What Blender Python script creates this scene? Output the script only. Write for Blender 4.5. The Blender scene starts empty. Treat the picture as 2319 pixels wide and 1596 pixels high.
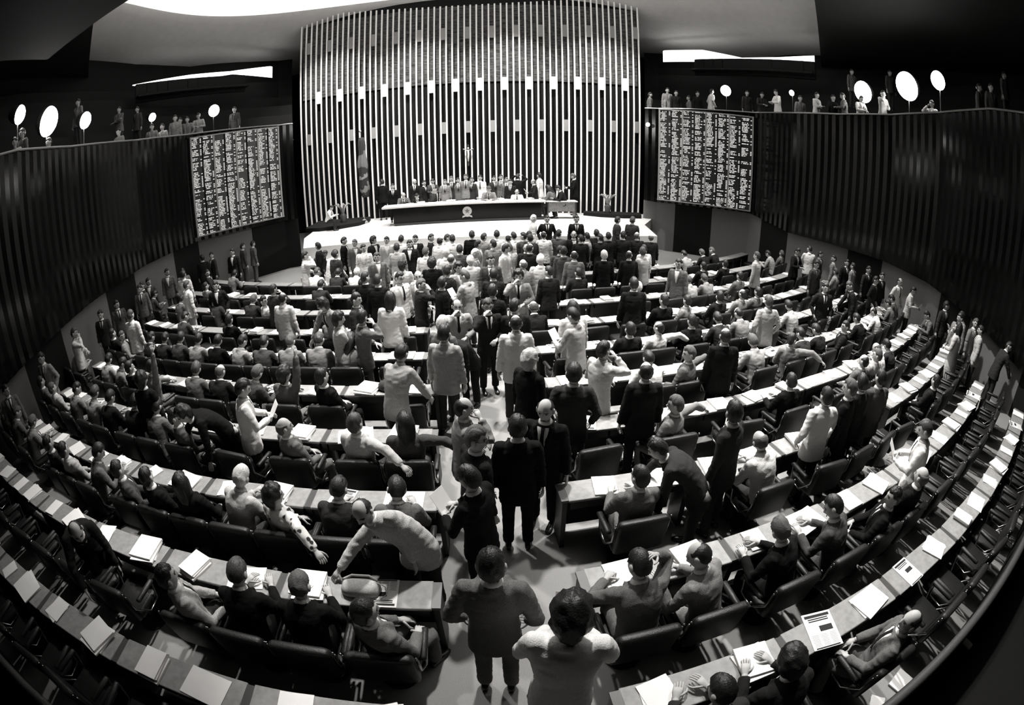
import bpy, math, random
from mathutils import Vector, Matrix, noise
random.seed(11)
S = bpy.context.scene
COL = S.collection
PI = math.pi
V = Vector
ROLLSIGN = 1
SEATED = [[6, -1.719, 'T0', 0.0, 0.998, '4', 'd', None],
 [5, 0.241, 'T0', 0.0, 1.013, '6', 'l', 'long-haired person in striped pale top seated in sixth row, left block'],
 [5, -1.197, 'T0', 0.0, 1.023, '5', 'n', None],
 [4, -1.197, 'T4', 10.0, 1.013, '4', 'c', 'curly-haired person seated in fifth row, one arm raised, left block'],
 [4, 0.437, 'T1', 40.0, 1.025, '0', 'd', None],
 [3, 0.296, 'T1', 40.0, 0.997, '4', 'B', None],
 [3, 2.239, 'T2', 20.0, 1.026, '7', 'n', 'person in pale blouse seated in fourth row, elbow over the chair back'],
 [3, 3.536, 'T2', 0.0, 1.023, '3', 'l', 'person with hair bun in dark top, arm along the fourth row chair'],
 [2, 1.04, 'T2', 25.0, 0.976, 'F', 'c', 'curly-haired person in a floral blouse seated in third row, left of aisle'],
 [2, 2.276, 'T0', 10.0, 0.978, '2', 'd', None],
 [2, 3.599, 'T0', 0.0, 0.983, '4', 'd', None],
 [2, -0.196, 'T0', 20.0, 1.028, '7', 'w', None],
 [2, -2.668, 'T1', 15.0, 0.996, '0', 'd', None],
 [2, -1.432, 'T1', 0.0, 1.008, '0', 'l', None],
 [2, -3.905, 'T1', 30.0, 0.988, '3', 'd', None],
 [2, -5.855, 'T0', 30.0, 1.0, '4', 'd', None],
 [2, -7.091, 'T1', 0.0, 0.993, '7', 'd', None],
 [2, -8.328, 'T1', 0.0, 0.991, '2', 'd', None],
 [3, -5.318, 'T0', 0.0, 1.005, '4', 'd', None],
 [3, -3.756, 'T1', 50.0, 1.005, '3', 'd', None],
 [3, -6.615, 'T0', 0.0, 1.024, '1', 'd', None],
 [3, -8.401, 'T0', 0.0, 1.011, '1', 'd', None],
 [3, -9.698, 'T0', 0.0, 1.026, '6', 'n', None],
 [1, -0.075, 'T1', 40.0, 1.029, '6', 'd', None],
 [1, 1.106, 'T0', 0.0, 1.01, '0', 'n', None],
 [1, 2.287, 'T0', 0.0, 0.98, '0', 'g', 'grey-haired person in black suit seated, arm reaching the papers in second row'],
 [1, 3.57, 'T1', 60.0, 1.022, '4', 'd', 'person in grey jacket turned right, hands in lap, nearest chair left of aisle'],
 [1, 7.64, 'T3', 0.0, 1.028, '4', 'd', 'person in grey jacket, hand at head, nearest seat right of the aisle'],
 [1, 8.923, 'T0', -30.0, 1.024, '5', 'b', 'balding person in grey jacket writing, second seat right of aisle'],
 [1, 10.652, 'T0', -20.0, 1.004, '0', 'g', 'person with curly grey hair in black suit writing on white papers, right block'],
 [1, 12.161, 'T0', -20.0, 1.013, '3', 'd', None],
 [1, 13.571, 'T1', -60.0, 0.983, '0', 'd', None],
 [1, 14.933, 'T1', 0.0, 1.02, '0', 'B', None],
 [2, 8.464, 'T0u', 0.0, 0.987, '4', 'd', 'person in grey jacket seen from behind, first chair right of aisle, third row'],
 [2, 11.963, 'T0', -10.0, 1.021, '8', 'B', 'bald person in a white shirt seated in third row, right block'],
 [3, 15.275, 'T0u', 0.0, 0.979, '0', 'd', None],
 [3, 10.626, 'T2', -40.0, 0.988, '5', 'g', 'grey-haired person in pale jacket seated with raised elbow, fourth row right'],
 [4, 12.784, 'T2', -70.0, 1.022, '4', 'g', None],
 [4, 11.421, 'T0', 0.0, 0.973, '8', 'd', None],
 [5, 11.751, 'T1', 0.0, 1.007, '1', 'd', None],
 [5, 13.199, 'T2', -10.0, 0.973, '8', 'b', 'person in a white shirt with bald patch seated in sixth row, right of aisle'],
 [5, 15.031, 'T0u', 0.0, 1.013, '0', 'd', None],
 [5, 16.984, 'T0', 0.0, 0.99, '2', 'd', None],
 [5, 18.421, 'T0', 0.0, 1.023, '5', 'b', None],
 [8, 13.066, 'T0u', 0.0, 1.0, '1', 'd', None],
 [6, 15.312, 'T1', 0.0, 1.03, '0', 'd', None],
 [6, 16.832, 'T1', -30.0, 0.989, '5', 'd', None],
 [7, 15.652, 'T1', 0.0, 0.975, '4', 'w', None],
 [6, 8.444, 'T0', 0.0, 1.024, '1', 'B', None],
 [7, 20.29, 'T0', 0.0, 0.998, '6', 'n', None],
 [7, 21.902, 'T0', 0.0, 1.001, '5', 'n', None],
 [6, 19.316, 'T1', 0.0, 1.009, '1', 'd', None],
 [6, 21.283, 'T1', 0.0, 1.006, '5', 'b', None],
 [6, 22.803, 'T1', 0.0, 1.004, '4', 'd', None],
 [7, 24.953, 'T1', 0.0, 1.007, '4', 'd', None],
 [9, 26.996, 'T0', 0.0, 1.0, '6', 'd', None],
 [9, 29.903, 'T0', 0.0, 0.996, '1', 'g', None],
 [9, 31.739, 'T0', 0.0, 1.013, '1', 'g', None],
 [8, 24.584, 'T1', 0.0, 0.984, '1', 'd', None],
 [8, 27.532, 'T1', 0.0, 0.988, '1', 'd', None],
 [9, -6.171, 'T0', 0.0, 0.981, '2', 'd', None],
 [9, -2.5, 'T0', 0.0, 0.996, '3', 'd', None],
 [9, -8.332, 'T0', 0.0, 1.012, '8', 'n', None],
 [9, -4.335, 'T0', 0.0, 0.976, '8', 'w', None],
 [8, -5.831, 'T0', 0.0, 0.989, '2', 'd', None],
 [8, -2.458, 'T0', 0.0, 0.99, '2', 'd', None],
 [8, 37.688, 'T0', 0.0, 1.029, '6', 'd', None],
 [8, 39.689, 'T1', 0.0, 0.996, '4', 'g', None],
 [6, 37.147, 'T0u', 0.0, 1.02, '6', 'n', None],
 [3, 33.462, 'T0', -30.0, 1.005, '4', 'd', None],
 [4, 32.768, 'T0', 0.0, 0.971, '4', 'd', None],
 [4, 34.132, 'T0', 0.0, 1.015, '3', 'd', None],
 [4, 28.91, 'T0', 0.0, 0.98, '8', 'b', None],
 [4, 25.897, 'T0', 0.0, 0.988, '1', 'd', None],
 [4, 22.942, 'T1', -60.0, 1.01, '1', 'd', None],
 [4, 21.116, 'T0', 0.0, 1.001, '1', 'd', None],
 [4, 19.752, 'T0', 0.0, 0.995, '2', 'd', None],
 [5, 22.788, 'T0', 0.0, 1.026, '7', 'd', None],
 [5, 19.918, 'T1', 0.0, 0.99, '6', 'b', None],
 [4, 18.389, 'T2', 150.0, 0.985, '5', 'd', None],
 [3, 21.055, 'T1', 0.0, 1.022, '6', 'g', None],
 [3, 22.351, 'T0', 0.0, 0.999, '8', 'B', None],
 [3, 19.758, 'T1', 0.0, 1.017, '4', 'b', None],
 [2, 21.793, 'T1', 0.0, 0.982, '1', 'd', None],
 [3, 23.694, 'T0', 0.0, 0.98, '2', 'd', None],
 [4, 16.447, 'T0', 0.0, 1.018, '6', 'g', None],
 [7, -23.293, 'T0', 0.0, 1.021, '3', 'd', None],
 [7, -18.096, 'T0', 0.0, 0.975, '4', 'd', None],
 [9, -23.407, 'T1', 120.0, 1.0, '2', 'd', None],
 [8, -18.177, 'T1', 0.0, 0.989, '5', 'd', None],
 [9, -19.441, 'T0', 0.0, 0.989, '5', 'd', None],
 [7, -13.224, 'T0', 0.0, 0.991, '3', 'n', None],
 [7, -9.517, 'T0', 0.0, 1.009, '2', 'g', None],
 [7, -7.905, 'T1', 150.0, 1.005, '8', 'd', None],
 [6, -13.063, 'T0', 0.0, 0.992, '3', 'd', None],
 [5, -12.687, 'T0', 0.0, 0.981, '2', 'd', None],
 [5, -11.25, 'T0', 0.0, 0.99, '2', 'd', None],
 [6, -8.379, 'T0u', 0.0, 0.977, '0', 'd', None],
 [5, -5.507, 'T0', 20.0, 1.003, '6', 'd', None],
 [5, -16.542, 'T1', 0.0, 1.013, '1', 'd', None],
 [5, -15.105, 'T1', 150.0, 0.993, '6', 'g', None],
 [4, -17.635, 'T0', 0.0, 0.975, '6', 'g', None],
 [4, -11.567, 'T0', 30.0, 0.981, '5', 'd', None],
 [4, -12.93, 'T0', 0.0, 0.992, '6', 'd', None],
 [4, -9.724, 'T1', 0.0, 1.006, '0', 'd', None],
 [4, -8.334, 'T4', 20.0, 1.017, '5', 'd', 'person seated at left rows with one arm stretched overhead'],
 [5, -9.814, 'T0', 0.0, 1.018, '3', 'd', None],
 [5, -8.378, 'T0', 0.0, 1.007, '6', 'd', None],
 [5, -6.943, 'T0', 0.0, 0.996, '0', 'd', None],
 [5, -4.07, 'T0', 0.0, 0.992, '3', 'd', None],
 [5, -2.634, 'T0', 0.0, 1.0, '5', 'g', None],
 [4, -5.754, 'T0', 0.0, 1.012, '4', 'n', None],
 [4, -4.391, 'T0', 0.0, 0.995, '1', 'B', None],
 [4, -2.824, 'T0', 30.0, 1.012, '3', 'g', None],
 [3, -15.141, 'T1', 0.0, 0.998, '4', 'd', None],
 [3, -13.305, 'T1', 0.0, 0.985, '7', 'g', None],
 [3, -11.536, 'T0', 0.0, 1.002, '5', 'd', None],
 [2, -14.879, 'T1', 0.0, 1.012, '4', 'd', None],
 [2, -13.643, 'T0', 0.0, 0.974, '4', 'g', None],
 [2, -11.329, 'T0', 0.0, 0.995, '5', 'g', None],
 [0, 11.28, 'T1', -50.0, 0.996, '4', 'b', 'person in grey jacket looking up left, rearmost row beside the curved rail'],
 [0, 9.08, 'T0', 0.0, 1.023, '1', 'c', 'dark curly head with hand raised, rearmost row near right bottom'],
 [0, 7.949, 'T0', 0.0, 1.026, '2', 'd', 'person in dark jacket leaning over the rearmost desk at the bottom edge']]
STANDING = [[-0.153, 2.097, 0.0, 'S1', 3.0, 1.05, '4', 'd', 'person in grey jacket seen from behind, nearest in the central aisle, arms held out'],
 [0.303, 1.53, 0.0, 'S4', 8.0, 1.12, '9', 'c', 'person in pale top with thick dark hair, nearest the camera right of aisle centre'],
 [0.044, 3.964, 0.0, 'S0', 0.0, 0.992, '0', 'd', 'tall person in black suit seen from behind, middle of the central aisle'],
 [0.345, 4.324, 0.0, 'S0', 200.0, 1.006, '0', 'b', 'balding person in black suit facing the tall black-suited back in the aisle'],
 [-0.372, 3.744, 0.0, 'S0', 60.0, 1.008, '1', 'g', 'grey-haired person with glasses in black suit looking right, left side of aisle'],
 [-0.55, 4.426, 0.0, 'S3', 75.0, 0.974, '5', 'b', 'bald person in grey jacket lifting a hand to his face, left aisle edge'],
 [-0.302, 3.205, 0.0, 'S4', -60.0, 0.971, '0', 'd', 'dark-haired person in black suit reading papers, left edge of aisle'],
 [0.716, 5.039, 0.0, 'S1', 5.0, 1.02, '2', 'd', 'person in dark grey suit seen from behind, hands on hips, right aisle edge'],
 [1.634, 5.182, 0.0, 'S0', 0.0, 0.986, '1', 'b', 'balding person in dark suit seen from behind, second right of the aisle'],
 [0.199, 5.589, 0.0, 'S0', 45.0, 0.984, '0', 'C', 'person with curly blond hair and black dress, standing in the aisle'],
 [0.064, 6.745, 0.0, 'S0', -4.0, 1.03, '8', 'b', 'person in white jacket seen from behind, walking up the central aisle'],
 [1.178, 5.815, 0.0, 'S3', 55.0, 0.998, '7', 'd', 'person in white jacket with hand at his mouth, beside fifth desk row'],
 [1.029, 7.103, 0.0, 'S4', -50.0, 1.02, '6', 'd', 'person in pale grey jacket holding papers above the desk, right of aisle'],
 [1.027, 7.572, 0.0, 'S0', -20.0, 0.999, '8', 'l', 'person in white with long dark hair, behind the pale jacket right of aisle'],
 [-0.407, 7.791, 0.0, 'S3', 165.0, 1.008, '1', 'n', 'person with glasses in dark suit, hand on chest, facing the camera in aisle'],
 [-0.941, 7.956, 0.0, 'S3', 165.0, 0.979, '6', 'b', 'balding person in pale suit and tie gesturing toward the camera, left aisle edge'],
 [-1.064, 6.858, 0.0, 'S0', 30.0, 1.008, '4', 'w', 'white-haired person in grey jacket seen from behind, left aisle edge'],
 [-0.97, 6.389, 0.0, 'S0', 15.0, 1.022, '6', 'd', 'person in pale jacket with dark hair, behind the leaning black suit'],
 [-0.73, 7.241, 0.0, 'S5', -150.0, 1.001, '1', 'd', 'person with glasses in black suit bending over the aisle-end desk'],
 [-1.572, 5.643, 0.0, 'S5s', 25.0, 1.014, '6', 'd', 'person in pale grey jacket resting a hand on fifth row desk, left of aisle'],
 [-2.201, 8.25, 0.0, 'S0', 0.0, 1.01, '8', 'l', 'person in white jacket with dark collar-length hair, broad back to the camera'],
 [-2.946, 7.395, 0.0, 'S2', 60.0, 0.974, '7', 'c', 'person with curly hair and pale jacket, arms folded, left block'],
 [-2.905, 8.315, 0.0, 'S0', 95.0, 1.015, '2', 'd', 'person in dark jacket with cigarette in profile, left block'],
 [-2.487, 7.29, 0.0, 'S3', 60.0, 1.005, '4', 'd', None],
 [-4.682, 8.761, 0.0, 'S0', 8.0, 0.988, '8', 'b', 'person in white jacket with bald spot, back to the camera, left block'],
 [-5.359, 9.608, 0.0, 'S3', 30.0, 0.972, '2', 'd', 'person in dark grey jacket beside the white jacket with bald spot'],
 [-3.392, 8.396, 0.0, 'S5s', -150.0, 1.022, '5', 'c', None],
 [-3.462, 4.747, 0.0, 'S4', 55.0, 0.994, '8', 'd', 'person in white jacket standing in profile between fourth row chairs, left block'],
 [-3.926, 4.82, 0.0, 'S5', -140.0, 1.018, '0', 'c', 'curly-haired person in black suit bending low, left block'],
 [-4.741, 2.263, 0.0, 'S5', 120.0, 1.021, '1', 'b', 'balding person in dark suit and tie stooping at the second row, far left'],
 [4.955, 3.253, 0.0, 'S4', -40.0, 1.004, '9', 'n', 'person in a white shirt reading a sheet above second row, far right'],
 [1.933, 3.765, 0.0, 'S5', -70.0, 0.974, '2', 'd', 'person in dark jacket stooping to the seated grey jacket, right block'],
 [2.341, 3.996, 0.0, 'S0', -40.0, 1.029, '2', 'd', 'slim person in dark suit with head turned left, standing, right block'],
 [3.883, 4.347, 0.0, 'S1', 0.0, 0.975, '8', 'd', 'person in white jacket, back to the camera, standing at third row, right block'],
 [4.35, 4.401, 0.0, 'S0', -40.0, 1.018, '0', 'g', 'grey-haired person in black suit beside the standing white jacket, right block'],
 [5.231, 4.695, 0.0, 'S0', 0.0, 0.995, '3', 'd', None],
 [3.179, 6.226, 0.0, 'S0', 5.0, 1.016, '0', 'b', 'balding person in black suit, back to the camera, standing right of centre'],
 [2.406, 8.986, 0.0, 'S0', 0.0, 1.029, '0', 'd', 'person in black suit, back to the camera, standing alone right of front crowd'],
 [4.122, 11.17, 0.0, 'S0', -140.0, 1.006, '4', 'd', 'person in grey suit with head thrown back to the left, right block'],
 [3.769, 13.166, 0.0, 'S0', -20.0, 0.972, '8', 'd', "person in a white jacket with dark trousers at the crowd's right edge"],
 [3.073, 12.159, 0.0, 'S0', 0.0, 0.982, '1', 'b', None],
 [2.369, 11.982, 0.0, 'S0', 0.0, 0.994, '0', 'w', None],
 [1.573, 11.782, 0.0, 'S0', 0.0, 1.007, '4', 'b', None],
 [1.309, 12.714, 0.0, 'S0', 0.0, 0.979, '3', 'd', None],
 [0.828, 10.307, 0.0, 'S0', -15.0, 0.973, '1', 'd', None],
 [0.148, 9.706, 0.0, 'S3', 180.0, 1.022, '5', 'c', 'person with moustache in grey jacket, hand to mouth, facing the camera'],
 [0.279, 10.924, 0.0, 'S0', 0.0, 0.989, '5', 'B', None],
 [0.694, 11.144, 0.0, 'S0', 0.0, 1.028, '7', 'w', None],
 [0.062, 7.75, 0.0, 'S0', 0.0, 0.993, '1', 'd', None],
 [7.12, 12.49, 0.0, 'S0', -40.0, 1.026, '7', 'n', 'person in pale jacket in profile, standing at right among seated rows'],
 [-2.356, 9.743, 0.0, 'S0', 130.0, 1.029, '8', 'd', 'person with glasses, white shirt and dark tie, laughing in the crowd'],
 [-3.195, 10.003, 0.0, 'S0', 0.0, 1.001, '0', 'd', None],
 [-2.825, 9.712, 0.0, 'S0', 0.0, 1.003, '0', 'd', None],
 [-2.617, 11.282, 0.0, 'S0', 0.0, 0.971, '8', 'c', None],
 [-1.891, 11.268, 0.0, 'S0', 0.0, 0.995, '0', 'c', None],
 [-1.958, 9.993, 0.0, 'S0', -150.0, 1.005, '6', 'B', None],
 [-1.859, 9.43, 0.0, 'S3', 60.0, 0.971, '1', 'g', None],
 [-1.406, 9.305, 0.0, 'S0', 60.0, 1.007, '0', 'd', None],
 [-1.412, 10.316, 0.0, 'S0', 40.0, 1.008, '1', 'd', None],
 [-1.223, 10.898, 0.0, 'S0', 150.0, 0.974, '6', 'c', None],
 [-0.892, 9.789, 0.0, 'S4', -60.0, 1.008, '6', 'n', None],
 [-0.969, 11.372, 0.0, 'S0', 0.0, 0.998, '7', 'w', None],
 [-0.478, 11.346, 0.0, 'S0', 180.0, 1.011, '3', 'd', None],
 [-0.381, 10.013, 0.0, 'S0', 10.0, 0.991, '1', 'd', None],
 [-0.354, 8.594, 0.0, 'S0', 20.0, 1.012, '1', 'd', None],
 [-6.013, 13.028, 0.0, 'S3', 60.0, 1.014, '8', 'd', 'person in white jacket in profile, leftmost of the front crowd'],
 [-5.386, 13.433, 0.0, 'S5s', 40.0, 0.971, '8', 'd', None],
 [-6.505, 14.829, 0.0, 'S5', 100.0, 0.974, '3', 'n', None],
 [-6.121, 14.558, 0.0, 'S0', -110.0, 1.011, '1', 'd', None],
 [-5.447, 15.023, 0.0, 'S0', 85.0, 1.028, '0', 'd', None],
 [-4.999, 14.883, 0.0, 'S0', 150.0, 0.985, '4', 'g', None],
 [-4.33, 13.726, 0.0, 'S0', 175.0, 0.997, '8', 'd', None],
 [-4.403, 14.999, 0.0, 'S0', 120.0, 1.006, '1', 'c', None],
 [-3.933, 15.001, 0.0, 'S0', 170.0, 0.989, '7', 'd', None],
 [-3.463, 15.0, 0.0, 'S0', 0.0, 0.992, '8', 'd', None],
 [-2.993, 15.0, 0.0, 'S0', 175.0, 0.989, '1', 'd', None],
 [-2.523, 15.0, 0.0, 'S0', 90.0, 0.992, '1', 'd', None],
 [-2.953, 13.942, 0.0, 'S0', 180.0, 1.006, '1', 'd', None],
 [-3.279, 13.552, 0.0, 'S0', 0.0, 0.988, '6', 'd', None],
 [-2.28, 12.726, 0.0, 'S0', 0.0, 0.993, '8', 'g', None],
 [-2.092, 14.11, 0.0, 'S0', 20.0, 1.016, '8', 'b', None],
 [-2.002, 15.0, 0.0, 'S0', 40.0, 0.972, '8', 'd', None],
 [-1.748, 14.521, 0.0, 'S0', -20.0, 1.004, '8', 'd', None],
 [-1.672, 12.309, 0.0, 'S0', 0.0, 1.014, '8', 'w', None],
 [-1.479, 11.72, 0.0, 'S0', 0.0, 0.989, '4', 'B', None],
 [-1.383, 12.939, 0.0, 'S0', 0.0, 0.983, '3', 'd', None],
 [-3.499, 12.155, 0.0, 'S0', 150.0, 1.018, '4', 'n', None],
 [-5.046, 13.107, 0.0, 'S0', 30.0, 0.984, '2', 'd', None],
 [-1.204, 15.019, 0.0, 'S0', 0.0, 1.02, '0', 'd', None],
 [-0.83, 14.734, 0.0, 'S0', 30.0, 0.996, '5', 'd', None],
 [-0.427, 14.975, 0.0, 'S0', 0.0, 1.021, '8', 'd', None],
 [0.11, 15.039, 0.0, 'S0', -30.0, 0.98, '8', 'd', None],
 [-0.077, 14.502, 0.0, 'S0', 30.0, 0.99, '8', 'b', None],
 [0.408, 14.639, 0.0, 'S0', -30.0, 1.009, '3', 'd', None],
 [0.581, 14.19, 0.0, 'S0', -20.0, 1.023, '2', 'd', None],
 [0.578, 15.081, 0.0, 'S0', 180.0, 0.997, '6', 'd', None],
 [0.701, 15.6, 0.47, 'S0', 90.0, 0.984, '8', 'w', None],
 [1.171, 15.6, 0.47, 'S1', 175.0, 0.977, '1', 'd', 'person in dark suit facing the camera, hands on hips, before the rostrum'],
 [1.028, 14.948, 0.0, 'S0', 0.0, 1.002, '8', 'b', None],
 [2.125, 15.6, 0.47, 'S0', 180.0, 0.981, '1', 'd', "person in dark suit facing the camera below the rostrum's right end"],
 [1.959, 14.985, 0.0, 'S0', 175.0, 1.018, '1', 'b', None],
 [1.491, 15.031, 0.0, 'S0', 20.0, 1.02, '3', 'd', None],
 [2.428, 15.002, 0.0, 'S0', -70.0, 0.981, '7', 'd', None],
 [2.113, 14.464, 0.0, 'S0', 0.0, 0.987, '1', 'd', None],
 [1.356, 12.247, 0.0, 'S0', 0.0, 1.018, '3', 'd', None],
 [2.756, 15.339, 0.0, 'S0', 0.0, 1.009, '1', 'd', None],
 [3.552, 14.999, 0.0, 'S0', 30.0, 1.018, '1', 'd', None],
 [3.082, 15.0, 0.0, 'S0', 0.0, 0.991, '1', 'd', None],
 [3.454, 15.6, 0.47, 'S0', 90.0, 0.978, '2', 'd', None],
 [2.754, 14.663, 0.0, 'S0', 0.0, 0.988, '1', 'd', None],
 [4.022, 15.0, 0.0, 'S0', 0.0, 1.018, '1', 'B', None],
 [3.985, 15.6, 0.47, 'S0', 40.0, 0.986, '2', 'n', None],
 [4.492, 15.0, 0.0, 'S0', 0.0, 0.991, '1', 'B', None],
 [-0.957, 13.567, 0.0, 'S0', 100.0, 0.995, '6', 'd', None],
 [-0.491, 13.509, 0.0, 'S0', -10.0, 0.995, '5', 'd', None],
 [-0.948, 12.26, 0.0, 'S0', 90.0, 0.995, '5', 'w', None],
 [-0.163, 12.603, 0.0, 'S0', 120.0, 1.025, '8', 'd', None],
 [-0.037, 13.056, 0.0, 'S0', -20.0, 0.979, '7', 'g', None],
 [0.423, 13.15, 0.0, 'S0', 180.0, 0.97, '2', 'b', None],
 [0.494, 12.579, 0.0, 'S0', 20.0, 1.027, '1', 'b', None],
 [3.51, 12.332, 0.0, 'S0', -30.0, 1.023, '7', 'n', None],
 [9.494, 13.975, 0.0, 'S4', 160.0, 1.027, '1', 'd', 'person in dark suit holding a white sheet at the right side rows'],
 [10.565, 14.6, 0.0, 'S4', 20.0, 1.026, '8', 'd', None],
 [10.703, 14.144, 0.0, 'S0', 150.0, 0.983, '3', 'd', None],
 [9.071, 12.126, 0.0, 'S0', 165.0, 1.015, '3', 'd', 'person in open jacket and tie facing the camera, right side rows'],
 [7.5, 9.477, 0.0, 'S1', 190.0, 1.01, '1', 'd', 'person in dark vest, hands on hips, facing the camera, right block'],
 [9.066, 9.961, 0.0, 'S5s', -70.0, 1.001, '1', 'n', None],
 [10.67, 10.906, 0.0, 'S1', 150.0, 0.987, '1', 'd', None],
 [10.96, 13.507, 0.0, 'S0', -40.0, 0.99, '5', 'd', None],
 [11.244, 13.132, 0.0, 'S0', 180.0, 0.984, '1', 'd', None],
 [11.228, 12.663, 0.0, 'S0', -30.0, 0.974, '5', 'd', None],
 [11.497, 12.193, 0.0, 'S0', 170.0, 1.005, '2', 'd', None],
 [11.652, 11.6, 0.0, 'S0', 175.0, 0.987, '1', 'd', None],
 [11.797, 10.838, 0.0, 'S1', 170.0, 1.019, '8', 'b', 'person in white shirt facing the camera against the grey right wall'],
 [11.853, 10.252, 0.0, 'S4', 150.0, 0.973, '8', 'd', None],
 [11.787, 8.605, 0.0, 'S0', 180.0, 1.024, '2', 'd', None],
 [11.747, 7.75, 0.0, 'S4', -60.0, 1.012, '5', 'd', None],
 [11.623, 7.238, 0.0, 'S0', 180.0, 1.025, '5', 'g', None],
 [11.273, 7.552, 0.0, 'S0', -90.0, 1.024, '5', 'd', None],
 [10.183, 6.774, 0.0, 'S3', -20.0, 1.024, '7', 'l', 'person in a long pale dress, back to the camera, far right aisle'],
 [5.025, 8.106, 0.0, 'S1', 0.0, 1.007, '6', 'n', 'person in pale grey jacket, back to the camera, elbow out, right block'],
 [4.768, 4.615, 0.0, 'S0', -20.0, 0.991, '1', 'd', None],
 [11.367, 6.753, 0.0, 'S0', -40.0, 1.002, '7', 'd', None],
 [11.366, 5.945, 0.0, 'S5s', 120.0, 1.019, '2', 'd', None],
 [-9.94, 11.952, 0.0, 'S0', -10.0, 1.025, '8', 'd', 'person in white suit, back to the camera, farther of the two, left side'],
 [-8.734, 10.546, 0.0, 'S0', 30.0, 1.018, '8', 'n', 'person in white suit with hand on hip, nearer of the pair, left side'],
 [-8.837, 8.156, 0.0, 'S0', 0.0, 1.019, '8', 'n', 'person in white suit, back to the camera, standing at left rows'],
 [-7.624, 10.529, 0.0, 'S1', 160.0, 0.97, '1', 'd', 'person with moustache in dark suit facing the camera, left side rows'],
 [-10.29, 7.213, 0.0, 'S3', 60.0, 1.008, '8', 'n', 'person in white shirt raising a hand, far left under the gallery'],
 [-9.864, 5.747, 0.0, 'S1', 165.0, 1.022, '5', 'd', None],
 [-9.704, 4.362, 0.0, 'S0', 120.0, 0.973, '4', 'd', None],
 [-10.812, 9.509, 0.0, 'S0', 120.0, 0.986, '3', 'd', None],
 [-10.695, 8.692, 0.0, 'S0', 150.0, 0.986, '2', 'd', None],
 [-11.088, 10.961, 0.0, 'S0', 150.0, 1.002, '4', 'd', None],
 [-11.329, 11.364, 0.0, 'S0', -150.0, 0.995, '2', 'd', None],
 [-11.457, 11.817, 0.0, 'S0', 150.0, 0.998, '3', 'd', None],
 [-11.406, 12.843, 0.0, 'S0', 150.0, 1.017, '4', 'd', None],
 [-10.731, 12.913, 0.0, 'S0', 130.0, 0.97, '4', 'd', None],
 [-11.098, 15.395, 0.0, 'S0', -150.0, 0.973, '2', 'd', None],
 [-11.318, 14.981, 0.0, 'S0', -30.0, 0.978, '1', 'd', None],
 [-10.371, 16.542, 0.0, 'S0', 40.0, 0.977, '3', 'd', None],
 [-10.099, 16.925, 0.0, 'S0', 40.0, 0.974, '4', 'd', None],
 [-9.852, 15.031, 0.0, 'S0', 180.0, 1.028, '1', 'd', None],
 [-5.493, 4.928, 0.0, 'S0', 0.0, 0.993, '0', 'c', None],
 [-0.859, 3.036, 0.0, 'S8', 185.0, 0.992, '7', 'b', 'balding person in pale jacket leaning over the second-row desk, left of aisle']]
PODIUM = [[-5.838, 22.0, 'S0', -20.0, 1.105, '0', 'd'],
 [-5.067, 20.9, 'S0', 170.0, 0.992, '0', 'd'],
 [-4.566, 20.75, 'T0', 170.0, 1.037, '4', 'B'],
 [-4.296, 22.0, 'S0', 180.0, 1.039, '1', 'w'],
 [-3.84, 21.7, 'S0', 120.0, 1.0, '1', 'd'],
 [-3.487, 22.0, 'S4', 160.0, 1.035, '3', 'd'],
 [-2.873, 21.751, 'S0', 180.0, 1.0, '5', 'g'],
 [-2.613, 22.0, 'S0', 180.0, 1.071, '2', 'g'],
 [-2.326, 22.0, 'S0', 170.0, 1.021, '4', 'd'],
 [-1.964, 22.0, 'S0', 180.0, 1.109, '5', 'g'],
 [-3.936, 20.75, 'T0', 180.0, 0.966, '1', 'd'],
 [-1.686, 22.0, 'S0', 200.0, 1.018, '2', 'g'],
 [-1.327, 22.0, 'S0', 180.0, 1.075, '9', 'd'],
 [-0.889, 20.75, 'T0', 180.0, 1.12, '5', 'g'],
 [-0.722, 22.0, 'S0', 150.0, 1.045, '2', 'd'],
 [-0.401, 22.0, 'S0', 180.0, 1.073, '4', 'd'],
 [-0.153, 21.875, 'S0', 180.0, 1.0, '4', 'g'],
 [0.021, 20.9, 'S0', 190.0, 0.973, '1', 'd'],
 [0.345, 22.0, 'S6', 10.0, 1.089, '0', 'd'],
 [0.286, 20.75, 'T0', 180.0, 1.001, '9', 'b'],
 [1.07, 20.9, 'S4', -100.0, 0.983, '1', 'B'],
 [1.341, 22.0, 'S0', -70.0, 1.12, '8', 'd'],
 [1.872, 20.75, 'T0', -60.0, 1.12, '4', 'l'],
 [2.314, 20.75, 'T0', -90.0, 1.12, '1', 'd'],
 [2.921, 22.0, 'S4', -90.0, 1.115, '0', 'g'],
 [-7.718, 19.6, 'T0', 90.0, 0.85, '9', 'd']]
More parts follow.
